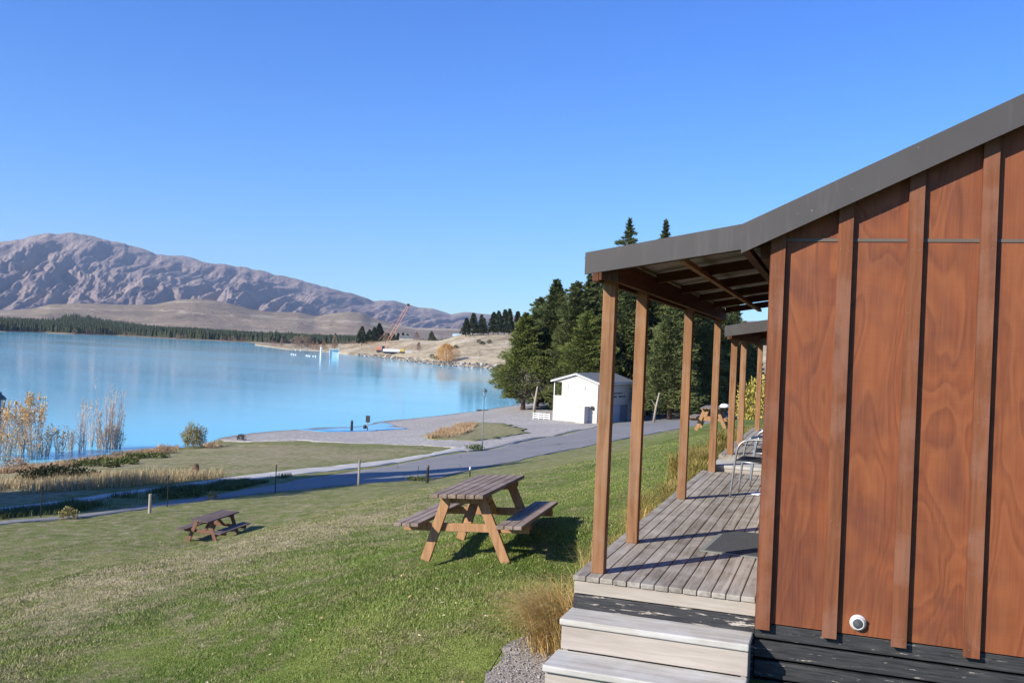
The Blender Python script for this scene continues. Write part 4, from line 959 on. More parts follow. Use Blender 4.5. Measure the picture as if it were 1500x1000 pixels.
def peb():
    a=NT('pebbles',.9,.2); r=a.isl(); a.col(a.ramp(r,[(0,(.16,.14,.13)),(.4,(.30,.27,.25)),(.8,(.44,.41,.38)),(1,(.24,.16,.14))])); return a.m
M['pebble']=peb()
tag(mesh_np('gravel_stones',VV.reshape(-1,3),FF,M['pebble'],None,True),'loose gravel stones at the foot of the timber steps','gravel',kind='stuff')
# tall dry grass between path and lake
def tall(name,poly,n,h,wid,mat,label,seed,sp=.25):
    rr=np.random.default_rng(seed); P=np.array(poly); x=rr.uniform(P[:,0].min(),P[:,0].max(),n*6); y=rr.uniform(P[:,1].min(),P[:,1].max(),n*6)
    ok=inside(poly,x,y)&(fbm(x*.45,y*.45,seed,4)+rr.normal(0,.05,n*6)>(.47 if mat!='reddry' else .5)); x=x[ok][:n];y=y[ok][:n]; m=len(x)
    V,F=strands(m,x,y,h*(.5+fbm(x*.5,y*.5,seed+5,3)),sp,wid,rr,3,.5)
    return tag(mesh_np(name,V,F,M[mat]),label,'grass',kind='stuff')
def W(*a): # photo points on lawn level -> ground polygon
    return [tuple(hitxy(px,py)) for px,py in a]
def hitxy(px,py,zoff=0):
    d=_w*_f+_r*(px-750)+_u*(500-py); ts=np.geomspace(3,900,900); Q=np.array(_c)[None,:]+ts[:,None]*np.array(d)[None,:]/_f
    g=Q[:,2]-ter(Q[:,0],Q[:,1])-zoff; i=int(np.argmax(g<0)); t=ts[i-1]+(ts[i]-ts[i-1])*g[i-1]/(g[i-1]-g[i]); q=_c+d*(t/_f); return q.x,q.y
tall('tall_dry_grass',W((-80,732),(0,726),(60,722),(130,717),(200,712),(260,706),(330,700),(330,697),(240,700),(120,704),(0,710),(-80,712)),10000,.55,.011,'drytall','tall dry grass standing between footpath and lake meadow',31)
tall('shore_dry_grass',W((-60,700),(0,694),(60,690),(120,682),(200,670),(262,661),(262,656),(180,664),(100,676),(40,684),(-60,696)),14000,.34,.011,'reddry','reddish dry stems along the flooded shore',32)
tall('mound_dry_grass',W((622,640),(640,633),(680,622),(700,621),(690,632),(665,641),(630,643)),7000,.40,.014,'reddry','reddish dry grass on the mound by the beach',33)
tall('verge_weeds',W((0,752),(180,725),(300,712),(430,697),(340,719),(250,732),(100,752),(0,761)),9000,.26,.012,'shrubg','low weeds on the shaded verge between road and footpath',34,.2)

# ================================================================== posts, lamps, signs
def post(name,key,h,r,mat,label,cat,group=None,cap=None,n=12,tilt=(0,0)):
    x,y,z,s=POS[key]; z=tz(x,y); root=empty(name,(x,y,z),rot=(tilt[0],tilt[1],0),label=label,cat=cat,group=group)
    MB().tube([(0,0,-.2),(0,0,h*.5),(0,0,h)],[r*1.04,r,r*.97],n).build('post_shaft',mat,root,.006)
    if cap: MB().lathe(cap[0],14,(0,0,h)).build('cap',cap[1],root,smooth=True)
    return root
post('wooden_post','wood1',1.13,.052,M['fence_wood'],'tall pale round wooden post at the road edge, taller of the two','post')
post('wooden_post','wood2',.70,.058,M['fence_wood'],'short stout grey wooden post at the edge of the lower lawn','post')
post('bollard_light','bollard',.62,.055,M['iron'],'black bollard light with a grey top beside the road','bollard',cap=([(.06,0),(.06,.14),(.035,.19),(0,.2)],M['galv']))
post('bollard_light','cap',.30,.028,M['iron'],'small black bollard with a white top near the road bend','bollard',cap=([(.04,0),(.04,.14),(0,.15)],M['white']))
for k,(key,h,lb) in enumerate([('st1',1.1,'thin dark stake in the shaded verge, leftmost of the four stakes'),('st2',1.22,'thin dark stake left of the old picnic table'),('st3',1.2,'thin dark stake in front of the shaded road, right of the short post'),('st4',.68,'thin dark stake beside the black bollard light')]):
    post('iron_stake',key,h,.022 if k<3 else .012,M['iron'],lb,'stake','thin dark stakes along the road verge',n=6)
def lamp(key,label):
    x,y,z,s=POS[key]; r=empty('street_lamp',(x,y,tz(x,y)),label=label,cat='street lamp',group='street lamps by the road')
    MB().tube([(0,0,-.1),(0,0,.6),(0,0,.65),(0,0,3.85)],[.055,.05,.036,.028],10).build('pole',M['lamp_green'],r,smooth=True)
    m=MB()
    for i in range(4):
        a=PI/4+i*PI/2; c,s2=math.cos(a),math.sin(a)
        m.tube([(0,0,3.8),(.10*c,.10*s2,3.9),(.125*c,.125*s2,4.02),(.17*c,.17*s2,4.3)],.012,6)
    m.build('lantern_frame',M['lamp_green'],r,smooth=True)
    MB().lathe([(.07,3.98),(.15,4.29)],4).build('lantern_glass',M['lglass'],r)
    MB().lathe([(.20,4.29),(.21,4.31),(.14,4.40),(.05,4.47),(.03,4.52),(.035,4.55),(0,4.58)],16).build('lantern_roof',M['lamp_green'],r,smooth=True)
    return r
l1=lamp('lamp','slim green street lamp beside the road with lake behind')
l2=lamp('lampL','dark street lamp cut by the left edge of the picture')
for i,(key,h) in enumerate([('pole',1.05)]):
    post('beach_bollard','pole',.95,.12,M['iron'],'stout dark bollard at the edge of the beach pool','bollard',cap=([(.05,0),(.04,.15),(0,.16)],M['iron']))
x,y,z,s=POS['signb']; r=empty('beach_sign',(x,y,tz(x,y)),label='dark square sign on a post in the beach pool',cat='sign')
MB().tube([(.0,0,-.2),(0,0,.9)],.05,8).build('post_shaft',M['palebark'],r); MB().box(-.20,.26,-.05,-.02,.82,1.48).build('sign_board',M['iron'],r,.01)
MB().lathe([(0,0),(.17,.05),(.2,.2),(.1,.36),(0,.4)],12,(-.22,-.1,.18)).build('ring_buoy_box',M['iron'],r,smooth=True)
x,y,z,s=POS['marker']; r=empty('marker_post',(x,y,tz(x,y)),label='black and white banded marker post by the road, seen between veranda posts',cat='marker post')
MB().tube([(0,0,-.1),(0,0,1.0)],.06,10).build('post_shaft',M['white'],r)
for k in range(3): MB().lathe([(.064,.12+k*.3),(.064,.25+k*.3)],10).build('black_band',M['iron'],r)
x,y=hitxy(287,693); r=empty('tree_stump',(x,y,tz(x,y)),label='broken grey brown stump on the lake meadow',cat='stump')
MB().tube([(0,0,-.1),(0,0,.35),(.02,0,.50)],[.17,.14,.11],9).build('stump_wood',M['bark'],r); MB().tube([(-.2,0,-.1),(-.22,0,.28)],[.1,.07],8).build('side_stub',M['bark'],r)

# ================================================================== boat shed building
ax,ay=-27.3,91.6; fx,fy=Vector((5.35,-1.15,0)).normalized(),Vector((1.15,5.35,0)).normalized()
rot=math.atan2(fx.y,fx.x); bl=empty('boat_shed',(ax,ay,tz(ax+3,ay+2)+.1),rot=(0,0,rot),label='white two storey gabled shed by the lake with grey roof and dark lettering',cat='building')
Wd,Ln,E,Pk=5.35,9.0,4.25,5.05; pkx=2.75
sx=1.05;
m=MB(); m.prism([(0,-.4),(Wd,-.4),(Wd,E),(pkx,Pk),(0,E-.02),(0,E-.15),(1.0,E-.15),(1.0,2.62),(0,2.62)],0,.12); m.build('front_wall',M['wwall'],bl)
MB().box(Wd-.12,Wd,.121,Ln,-.4,E).build('side_wall',M['wwall'],bl)
MB().box(0,.12,.121,Ln,-.4,2.6).build('side_wall',M['wwall'],bl)
MB().box(1.0,1.12,.121,Ln,2.6,E-.05).build('inner_wall',M['darkg'],bl)  # wall coloured near-black for the shade inside the balcony opening
MB().box(0,Wd-.12,.13,Ln-.13,2.5,2.6).build('upper_floor',M['wwall'],bl)
MB().prism([(0,-.4),(Wd,-.4),(Wd,E),(pkx,Pk),(0,E)],Ln-.12,Ln).build('rear_wall',M['wwall'],bl)
MB().box(.02,.1,.02,.1,2.62,E-.1).build('balcony_post',M['wtrim'],bl)
m=MB()
for k in range(3): m.bar((.06,.06,2.95+k*.28),(.06,Ln-.2,2.95+k*.28),.03,.04)
for k in range(3): m.bar((.06,.06,2.95+k*.28),(1.0,.06,2.95+k*.28),.03,.04)
m.build('balcony_rail',M['iron'],bl)
for a,b,c,d in ((-.28,E-.06,pkx,Pk+.05),(pkx,Pk+.05,Wd+.28,E-.06)):
    MB().prism([(a,b),(c,d),(c,d+.1),(a,b+.1)],-.25,Ln+.25).build('roof',M['wroof'],bl)
    MB().prism([(a,b-.12),(c,d-.12),(c,d-.002),(a,b-.002)],-.27,-.24).build('barge_board',M['wtrim'],bl)
for x0,x1,z0,z1 in ((1.72,2.85,3.25,3.95),(3.85,4.75,3.3,3.9)):
    w=MB(); w.box(x0-.05,x1+.05,-.03,-.002,z0-.07,z0); w.box(x0-.05,x1+.05,-.03,-.002,z1,z1+.06); w.box(x0-.06,x0,-.03,-.002,z0,z1); w.box(x1,x1+.05,-.03,-.002,z0,z1); w.box((x0+x1)/2-.02,(x0+x1)/2+.02,-.028,-.002,z0,z1)
    f=w.build('window',M['wtrim'],bl); MB().box(x0,x1,-.012,-.003,z0,z1).build('pane',M['glassd'],f); MB().box(x0+.001,x0+.06,-.02,-.013,z0,z1).build('reveal_shade_strip',M['darkg'],f)  # near-black strip paints a reveal's shade onto the flat pane
MB().box(3.3,4.35,-1.0,-.01,-.4,1.65).build('meter_cupboard',M['wwall'],bl); MB().prism([(3.25,1.66),(4.4,1.66),(4.4,1.72),(3.25,1.72)],-1.06,-.002).build('cupboard_lid',M['wtrim'],bl)
o=MB().lathe([(0,0),(.20,0),(.22,.1),(.15,.12),(0,.12)],16).build('wall_dish',M['iron'],bl); o.rotation_euler=(R_(90),0,0); o.location=(4.8,-.04,1.55)
MB().box(-.01,Wd+.01,-.012,-.001,2.50,2.56).build('joint_strip',M['wtrim'],bl)
MB().tube([(Wd+.3,-.2,E-.1),(Wd+.3,Ln+.2,E-.12)],.07,8).build('gutter',M['wtrim'],bl)
MB().tube([(Wd+.08,Ln-.3,E-.1),(Wd+.08,Ln-.3,0)],.045,8).build('downpipe',M['wtrim'],bl)
MB().box(Wd+.002,Wd+.03,1.2,7.7,-.1,1.75).build('garage_opening',M['door_blue'],bl)
MB().box(Wd+.032,Wd+.05,3.9,5.6,-.1,1.70).build('pale_door',M['door_pale'],bl)
# two lines of dark lettering, too small in the photo to spell out
m=MB(); q=random.Random(4)
for y0,y1,z0,z1,n in ((3.6,6.4,2.98,3.14,8),(2.4,7.0,2.56,2.78,13)):
    w=(y1-y0)/n
    for k in range(n):
        if n==13 and k==7: continue
        a=y0+k*w; m.box(Wd+.002,Wd+.02,a,a+w*.28,z0,z1); 
        if k%3!=1: m.box(Wd+.002,Wd+.019,a+w*.28,a+w*.72,z1-.05,z1)
        if k%2: m.box(Wd+.002,Wd+.018,a+w*.28,a+w*.72,z0,z0+.05)
        if k%4<2: m.box(Wd+.002,Wd+.021,a+w*.55,a+w*.75,z0,z1-.05)
m.build('lettering',M['letter'],bl)
# white garden bench-like rail left of the shed
x,y=ax-2.3,ay+.2; r=empty('white_rail',(x,y,tz(x,y)),rot=(0,0,rot),label='low white railing at the left corner of the shed',cat='railing')
m=MB()
for k in range(3): m.box(0,2.1,0,.05,.2+k*.22,.28+k*.22)
m.build('rails',M['white'],r)
for k in range(4): MB().box(k*.68,.06+k*.68,-.03,-.002,-.1,.8).build('post_shaft',M['white'],r)
# parked car half hidden behind the shed
cx,cy=-20.6,103.5; r=empty('parked_car',(cx,cy,tz(cx,cy)),rot=(0,0,R_(75)),label='white car parked behind the shed, partly hidden by a veranda post',cat='car')
MB().prism([(-2.1,.35),(2.1,.35),(2.15,.75),(1.95,.95),(1.2,1.02),(.55,1.45),(-1.2,1.48),(-1.95,1.0),(-2.15,.8)],-.85,.85).build('body',M['carwhite'],r,.08)
MB().prism([(-1.6,1.03),(1.0,1.03),(.5,1.38),(-1.15,1.41)],-.86,.86).build('side_windows',M['darkg'],r,.02)
for a in (-1.3,1.3):
    for b in (-.8,.8):
        w=MB(); w.lathe([(0,-.1),(.3,-.1),(.32,-.06),(.32,.06),(.3,.1),(0,.1)],20); o=w.build('wheel',M['tyre'],r); o.rotation_euler=(R_(90),0,0); o.location=(a,b,.32)
# barrier with slanted white panels beyond the second cabin
bx,by=.35,33.0; r=empty('timber_barrier',(bx,by,tz(bx,by)),rot=(0,0,R_(-3)),label='brown timber barrier with slanted white panels beyond the cabins',cat='barrier')
for k in range(4): MB().box(-.75+k*2.0,-.45+k*2.0,0,.12,-.1,1.55 if k==0 else 1.25).build('barrier_post',M['brownrail'],r,.01)
for z in (.18,.52,.95): MB().box(-.4,6.5,-.03,-.002,z+.02,z+.16).build('rail',M['brownrail'],r)
MB().box(-.4,6.5,.03,.05,0,1.15).build('backing_board',M['brownrail'],r)
for z in (.35,.70):
    for k in range(10):
        x0=-.15+k*.62; w=.26 if k%2 else .36
        MB().prism([(x0,z),(x0+w,z),(x0+w+.16,z+.22),(x0+.16,z+.22)],-.02,.028).build('white_panel',M['white'],r)

# ================================================================== trees by the shed
GR='conifers behind the shed and cabins'
kA=make_conifer(11,12.5,3.7,1.7,300,200,.42,.085,M['pine'],'bright green pine at the lake edge, leftmost of the grove',GR,.28,droop=.05,powr=.55,sq=.22)
kB=make_conifer(12,17.0,4.5,1.2,300,210,.52,.09,M['pined'],'tall dense fir behind the left end of the shed roof',GR,.30,droop=.16,powr=.56,sq=.14)
kC=make_conifer(13,18.0,4.2,1.5,270,110,.6,.12,M['pined'],'x',GR,.28,droop=.20,powr=.85,sq=.12,thin_top=1)
kD=make_conifer(14,24.0,5.2,1.5,340,120,.6,.11,M['pined'],'x',GR,.32,droop=.18,powr=.80,sq=.12,thin_top=1)
def grove(o,px,d,s=1,rz=0,label=None,zo=0,first=False):
    c=o if first else copy_tree(o); x,y,_=far(px,d); place(c,x,y,tz(x,y)+zo,s,rz,label); return c
rr=np.random.default_rng(4); n=2600; t=rr.uniform(0,1,n); a=rr.normal(-.6,.8,n); rd=rr.uniform(.8,3.5,n)*(.55+.45*np.sin(t*3)); P=np.stack([np.cos(a)*rd,np.sin(a)*rd,1.5+t*4.2-rd*.12],1)
V,F=leaves(P,np.stack([np.cos(a),np.sin(a),np.full(n,-.2)],1),.6,.05,rr); kd=mesh_np('dead_branches',V,F,M['deadtw'],kA)
grove(kA,770,121,1.0,0,None,first=True)
grove(kB,812,124,1.0,.5,None,first=True)
grove(kB,790,131,.90,2.2,'dark fir between the leftmost pine and the tall dense fir')
grove(kC,860,122,1.0,.3,'sparse topped fir whose tip shows left of the veranda roof end',first=True)
grove(kC,888,119,1.0,2.9,'fir directly behind the first veranda post')
grove(kB,843,118,.96,2.4,'broad fir right behind the left half of the shed roof')
grove(kA,862,113,1.0,1.2,'low bright green pine right behind the shed roof ridge')
grove(kB,872,127,1.02,5.1,'tall fir between the sparse topped one and the first veranda post')
grove(kD,915,120,1.02,0,'very tall twin tipped conifer rising above the veranda roof',first=True)
grove(kD,968,126,1.04,2.1,'very tall conifer with dark tip above the veranda roof, right of the twin tips')
for i,(px,d,s,rz,o,lb) in enumerate([(930,124,.95,1.0,kB,'dense fir between the first and second veranda posts'),(955,119,.95,4.0,kB,'dense fir just right of the second veranda post'),(985,106,.92,2.0,kC,'dark fir left of the third veranda post'),
    (1018,112,.98,5.0,kB,'dark fir between the third and fourth veranda posts'),(1046,120,.92,.7,kB,'dark fir behind the fourth veranda post'),(1076,128,.80,3.0,kC,'fir behind the posts of the second cabin'),(1098,140,.55,1.4,kB,'small fir seen past the last post of the second cabin'),
    (905,128,.95,3.3,kB,'fir in the second row behind the shed'),(1000,138,1.0,2.7,kB,'tall fir at the back of the grove, right half'),(838,134,.93,4.4,kB,'fir in the back row between the two tall firs')]):
    grove(o,px,d,s,rz,lb)
# second tip beside the twin one
grove(kC,923,117,1.17,1.1,'lower tip of the pair of tall conifers above the veranda roof')
# pale leaning trunks and thin understorey trunks
for i,(px,d,h,lean,r,mt,lb) in enumerate([(786,112,3.4,.35,.16,'palebark','pale leaning bare trunk between pine and shed'),(962,101,3.2,.5,.12,'palebark','pale leaning bare trunk seen between veranda posts')]):
    x,y,_=far(px,d); r0=empty('dead_trunk',(x,y,tz(x,y)),label=lb,cat='tree trunk'); b=bearing(px); ux,uy=math.cos(b),math.sin(b)
    MB().tube([(0,0,-.2),(ux*lean*.4,uy*lean*.4,h*.5),(ux*lean,uy*lean,h)],[r*1.2,r,r*.6],8).build('trunk',M[mt],r0,smooth=True); MB().tube([(ux*lean*.4,uy*lean*.4,h*.5),(ux*lean*.4-ux*.5,uy*lean*.4-uy*.5,h*.75)],[r*.4,r*.15],6).build('branch',M[mt],r0)
# yellow shrub past the second cabin, round shrubs
def shrub_at(px,py,n,R,H,mat,seed,label,ln=.14,wd=.07,group=None,z=None,**k):
    o=brush('shrub',n,R,H,M[mat],seed,ln,wd,label=label,group=group,**k); x,y=hitxy(px,py); o.location=(x,y,tz(x,y) if z is None else z); return o
o=brush('shrub',3000,2.0,4.2,M['yellowsh'],3,.3,.14,label='yellow autumn shrub right of the last veranda post',group=None); x,y,_=far(1116,72); o.location=(x,y,tz(x,y))
# shrub by the shore
x,y,z,s=POS['bsh1']; o=brush('shrub',2600,.95,1.9,M['shruby'],5,.16,.05,label='rounded yellow green willow shrub at the lake shore',smat='twig'); o.location=(x,y,tz(x,y))
G='low green bushes on the meadow'
for i,(px,py,R) in enumerate([(104,683,.55),(122,682,.7),(137,683,.7),(156,678,.8),(164,684,.5),(180,679,.5),(190,680,.6),(198,672,.8),(212,671,.7),(234,671,.6)]):
    shrub_at(px,py,420,R,.42,'shrubg',40+i,'low green bush on the pale meadow near the flooded saplings',.12,.07,G,stem=False)
G='dark low bushes by the footpath'  # shade on these bushes is put into their leaf colour
shrub_at(60,706,1500,1.1,.75,'shrubd',60,'dark low bush beside the footpath, left part of the clump',.13,.08,G,stem=False)
shrub_at(84,705,1500,1.2,.85,'shrubd',61,'dark low bush beside the footpath, largest of the clump',.13,.08,G,stem=False)
shrub_at(118,706,1200,.8,.7,'shrubd',62,'dark low bush beside the footpath, right part of the clump',.13,.08,G,stem=False)
shrub_at(100,760,500,.35,.45,'shruby',63,'small yellow green weed at the dark verge edge',.08,.04,stem=False)
shrub_at(312,731,300,.22,.35,'shruby',64,'tiny yellow weed in front of the old picnic table',.07,.03,stem=False)
shrub_at(604,704,260,.3,.22,'shrubg',65,'green weed at the road edge left of the black bollard',.09,.04,stem=False)
shrub_at(621,704,300,.4,.24,'shrubg',66,'green weed at the foot of the black bollard',.09,.04,stem=False)
shrub_at(696,659,500,.7,.45,'shrubg',67,'grey green bush at the foot of the slim street lamp',.12,.06,stem=False)
shrub_at(353,645,300,.4,.6,'shrubd',68,'small dark bush where the beach begins',.1,.06,stem=False)
shrub_at(240,664,600,.7,.7,'reddry',69,'reddish bush on the shore left of the rounded shrub',.16,.04)
shrub_at(311,656,500,.8,.55,'reddry',70,'reddish bush on the shore right of the rounded shrub',.16,.04)
shrub_at(22,690,800,.8,.9,'reddry',71,'reddish brown bush in front of the flooded saplings',.16,.04)
shrub_at(250,729,400,.5,.28,'shrubg',72,'green weed patch on the shaded verge',.1,.06,stem=False)
shrub_at(282,727,400,.5,.28,'shrubg',73,'green weed patch on the shaded verge, right one',.1,.06,stem=False)
# flooded saplings
GL='leafy saplings standing in the lake'; GB='bare saplings standing in the lake'
proto=[sapling(1,4.3,15,1.15,2600,'orange leaved sapling clump in the lake, leftmost',GL,name='leafy_sapling'),sapling(2,4.6,14,1.1,2300,'orange leaved sapling clump in the lake beside the leftmost',GL,name='leafy_sapling'),
       sapling(3,5.4,13,1.2,60,'tallest bare sapling clump in the lake',GB),sapling(4,4.2,5,.5,60,'slender bare sapling in the lake',GB),sapling(5,2.1,9,.8,420,'short tan leaved sapling clump in the lake',GL,name='leafy_sapling')]
used=[0]*5
def sap(k,px,py,s=1,label=None,rz=0):
    A=at(px,py,LAKE); o=proto[k]
    if used[k]: o=copy_tree(o)
    used[k]=1; o.location=A; o.scale=(s,s,s); o.rotation_euler[2]=rz
    if label: o['label']=label
def at(px,py,z):
    d=_w*_f+_r*(px-750)+_u*(500-py); t=(z-_c.z)/d.z; q=_c+d*t; return (q.x,q.y,z)
sap(0,14,670); sap(0,-8,668,.9,'orange leaved sapling clump cut by the left picture edge',2); sap(1,50,672); sap(1,32,664,.95,'orange leaved sapling clump between the two leafy ones',1.3)
sap(4,88,664); sap(4,102,660,.8,'short tan sapling clump left of the tall bare ones',2); sap(4,66,668,1.0,'short tan sapling clump at the foot of the leafy ones',4); sap(4,2,674,1.1,'short tan sapling clump at the left picture edge',5)
sap(2,157,657,1.0); sap(2,166,656,.85,'bare sapling clump right of the tallest one',2.2); sap(3,116,662,1.05,None); sap(3,124,660,.95,'slender bare sapling, second from the left of the bare ones',2); sap(3,134,654,.95,'slender bare sapling left of the tallest clump',4); sap(3,143,657,.8,'slender bare sapling touching the tallest clump',1)
sap(4,150,658,.95,'short tan sapling clump at the foot of the tallest bare one',3); sap(4,172,656,.9,'short tan sapling clump at the right end of the bare ones',1)

# ================================================================== far side of the lake
def lowtree(seed,H,R,cone=True,tri=26):
    rr=np.random.default_rng(seed); n=tri; t=rr.uniform(.05,1,n); a=rr.uniform(0,2*PI,n); rad=R*((1-t)**.8 if cone else np.sin(np.clip(t*.9+.1,0,1)*PI)**.6)*rr.uniform(.5,1,n)
    P=np.stack([np.cos(a)*rad,np.sin(a)*rad,H*t],1); return leaves(P,np.stack([np.cos(a),np.sin(a),np.full(n,-.2 if cone else 1.0)],1),H*.16 if cone else H*.22,H*.10 if cone else H*.05,rr)
def forest():
    rr=np.random.default_rng(55); protos=[]
    for s in range(5):
        V=[];F=[]; 
        for (z0,z1,r) in ((.04,.55,.20),(.3,.8,.15),(.58,1.0,.095)):
            b=len(V); k=6; ph=rr.uniform(0,1)
            V+=[(r*rr.uniform(.75,1.2)*math.cos(2*PI*(i+ph)/k),r*rr.uniform(.75,1.2)*math.sin(2*PI*(i+ph)/k),z0+rr.uniform(-.03,.03)) for i in range(k)]+[(0,0,z1)]
            F+=[(b+i,b+(i+1)%k,b+k) for i in range(k)]
        protos.append((np.array(V),np.array(F)))
    n=17000; B=rr.uniform(22,56,n); D0=tab(SH_FAR,B); t=rr.uniform(0,1,n)**1.3; D=D0+26+t*900
    H=rr.uniform(8,15,n)*(.75+.4*fbm(D/70,B*1.2,9,3))
    keep=(fbm(D/50,B*2,19,3)>.30)|(t<.1); B=B[keep];D=D[keep];H=H[keep];n=len(B)
    X=CAMX-D*np.sin(np.radians(B)); Y=CAMY+D*np.cos(np.radians(B)); Z=fs_z(B,D)-.4
    Vs=[];Fs=[];o=0
    for i in range(n):
        V,F=protos[i%5]; Vs.append(V*np.array([H[i]*1.05,H[i]*1.05,H[i]])+np.array([X[i],Y[i],Z[i]])); Fs.append(F+o); o+=len(V)
    tag(mesh_np('far_pine_forest',np.concatenate(Vs),np.concatenate(Fs),M['pinefar']),'dark pine forest along the far shore below the mountains','forest',kind='stuff')
forest()
# reddish scrub along the far shore
rr=np.random.default_rng(8); Vs=[];Fs=[];o=0
for i in range(260):
    b=rr.uniform(26,47); 
    if fbm(np.array([b*2.2]),np.array([0.]),3,2)[0]<.45: continue
    d=float(tab(SH_FAR,b))+rr.uniform(3,16); H=rr.uniform(2.5,6); x=CAMX-d*math.sin(R_(b)); y=CAMY+d*math.cos(R_(b)); z=float(fs_z(np.array([b]),np.array([d]))[0])
    V,F=lowtree(i,H,H*.7,False,34); Vs.append(V+np.array([x,y,z])); Fs.append(F+o); o+=len(V)
tag(mesh_np('far_shore_scrub',np.concatenate(Vs),np.concatenate(Fs),M['pinkfar']),'pinkish bare scrub at the foot of the far forest','scrub',kind='stuff')
def brushtree(name,px,d,H,R,mat,seed,label,group,n=900,cone=False,z=None,ln=.09,wd=.03,stems=True):
    rr=np.random.default_rng(seed); root=empty(name,(0,0,0),label=label,cat='tree',group=group); t=rr.uniform(.06,1,n)**.8; a=rr.uniform(0,2*PI,n)
    rad=R*(((1-t)**.75+.05) if cone else np.sin(np.clip(t*.85+.12,0,1)*PI)**.7)*rr.uniform(.15,1,n)**.6*(1+.25*np.sin(3*a+seed+5*t))
    P=np.stack([np.cos(a)*rad,np.sin(a)*rad,H*t],1); V,F=leaves(P,np.stack([np.cos(a)*(.9 if cone else .35),np.sin(a)*(.9 if cone else .35),np.full(n,-.1 if cone else 1.0)],1),H*ln,H*wd,rr)
    mesh_np('crown',V,F,M[mat],root); MB().tube([(0,0,-.5),(0,0,H*.9)],[H*.022,H*.004],6,False).build('trunk',M['bark'],root)
    x,y,_=far(px,d); root.location=(x,y,far_ground(px,d) if z is None else z); return root
GPt='bare trees on the point'
for i,(px,d,H,R,cone,mt,lb) in enumerate([(413,735,7,2.2,True,'barefar','small bare pointed tree at the tip of the point'),(434,690,8.5,4.5,False,'barefar','broad pale willow on the point, left half of the pair'),(443,690,9.5,4.6,False,'barefar','broad pale willow on the point, right half of the pair'),(452,690,9,3,False,'barefar','pale upright willow right of the broad pair'),
    (459,670,6,2.3,True,'orangefar','small orange brown tree right of the willows'),(465,660,6,2.4,True,'orangefar','second small orange brown tree right of the willows'),(475,650,7.5,2.6,True,'orangefar','pointed orange brown tree left of the pale spire'),(485,645,4.2,4.0,False,'orangefar','low orange brown thicket under the pale spire'),(491,650,11,2.5,True,'barefar','tall pale spire shaped bare tree on the point'),
    (519,640,4,4.5,False,'pinkfar','reddish scrub left of the dark pines'),(543,600,3.2,6.0,False,'orangefar','low russet thicket below the dark pines'),(565,600,7.5,2.8,True,'barefar','bare pointed tree left of the crane'),(403,760,4,4,False,'pinkfar','low pink thicket at the far end of the point'),(610,560,5.5,2.6,True,'pinkfar','dark bare tree right of the crane'),(614,470,4.5,1.8,True,'pinkfar','bare dark sapling right of the barge')]):
    brushtree('bare_tree',px,d,H,R,mt,200+i,lb,GPt,900,cone)
GP='dark pines on the point'
for i,(px,H,R) in enumerate([(530,12.5,4.4),(541,9.5,4.2),(548,10.5,4.2),(555,12.5,4.4)]):
    brushtree('pine_tree',px,640,H,R,'pinefar',220+i,['tall dark pine on the point, left end of the group of four','dark lower pine second in the group of four','dark pine third in the group of four','tall dark pine at the right end of the group of four'][i],GP,1300,True,ln=.13,wd=.05)
for i,(px,d,H) in enumerate([(583,760,9),(590,760,9.5),(597,750,8.5),(604,770,8),(632,640,8.5),(637,640,5),(576,770,9),(569,780,9)]):
    brushtree('pine_tree',px,d,H,3.4,'pinefar',240+i,'small dark pine behind the crane' if i not in(4,5) else ('thin dark spruce beside the small houses' if i==4 else 'low dark pine beside the small houses'),'small pines behind the crane',600,True,ln=.14,wd=.06)
GH='pines on the dry hill'
hl=['leftmost pine','second pine from the left','thin pine third from the left','fourth pine from the left','tall pine fifth from the left','sixth pine from the left','dark pine seventh from the left','tall dark pine at the right end','pine partly behind the grove']
for i,(px,H,R) in enumerate([(682,10,3.2),(692,12,3.8),(704,11,2.6),(708,9,2.6),(722,12,3.6),(729,12.5,3.6),(738,13.5,3.4),(745,14,3.0),(757,13,3.6)]):
    brushtree('pine_tree',px,505,H,R,'pinefar',260+i,hl[i]+' of the clump on the dry hill',GH,1300,True,ln=.12,wd=.05)
o=brushtree('willow_tree',655,389,7.6,5.0,'willow',280,'round orange willow leaning over the far water edge',None,5200,False,ln=.07,wd=.018); o['category']='tree'
for i,(px,d) in enumerate([(634,415),(641,402),(707,440),(702,452),(668,438),(717,446)]):
    brushtree('small_bush',px,d,1.8,1.5,'pinefar',290+i,['dark bush left of the orange willow','dark bush touching the orange willow','dark bush on the dry hill slope, upper','dark bush on the dry hill slope, lower','small bush right of the orange willow','bush on the slope near the grove'][i],'dark bushes on the dry hill',260,False,ln=.2,wd=.12)['category']='bush'
# low scrub over the point and the hill
for nm,mt,n,px0,px1,t0,t1,h0,h1,lb,sd in (('point_scrub','orangefar',230,395,640,8,150,1.0,2.6,'low russet scrub scattered over the point',71),('hill_scrub','pinkfar',150,560,750,6,120,.5,1.5,'low brown scrub dotted over the dry hill',72),('point_green_scrub','pinefar',60,450,750,15,150,.8,2.2,'small dark green scrub on the point',73)):
    rr=np.random.default_rng(sd); Vs=[];Fs=[];o=0
    for i in range(n):
        b=rr.uniform(math.degrees(bearing(px1)),math.degrees(bearing(px0))); d=float(tab(SH_PT,b))+rr.uniform(t0,t1); H=rr.uniform(h0,h1); x=CAMX-d*math.sin(R_(b)); y=CAMY+d*math.cos(R_(b)); z=float(pt_z(np.array([b]),np.array([d]))[0])
        V,F=lowtree(900+i,H,H*rr.uniform(.6,1.3),False,30); Vs.append(V+np.array([x,y,z])); Fs.append(F+o); o+=len(V)
    tag(mesh_np(nm,np.concatenate(Vs),np.concatenate(Fs),M[mt]),lb,'scrub',kind='stuff')
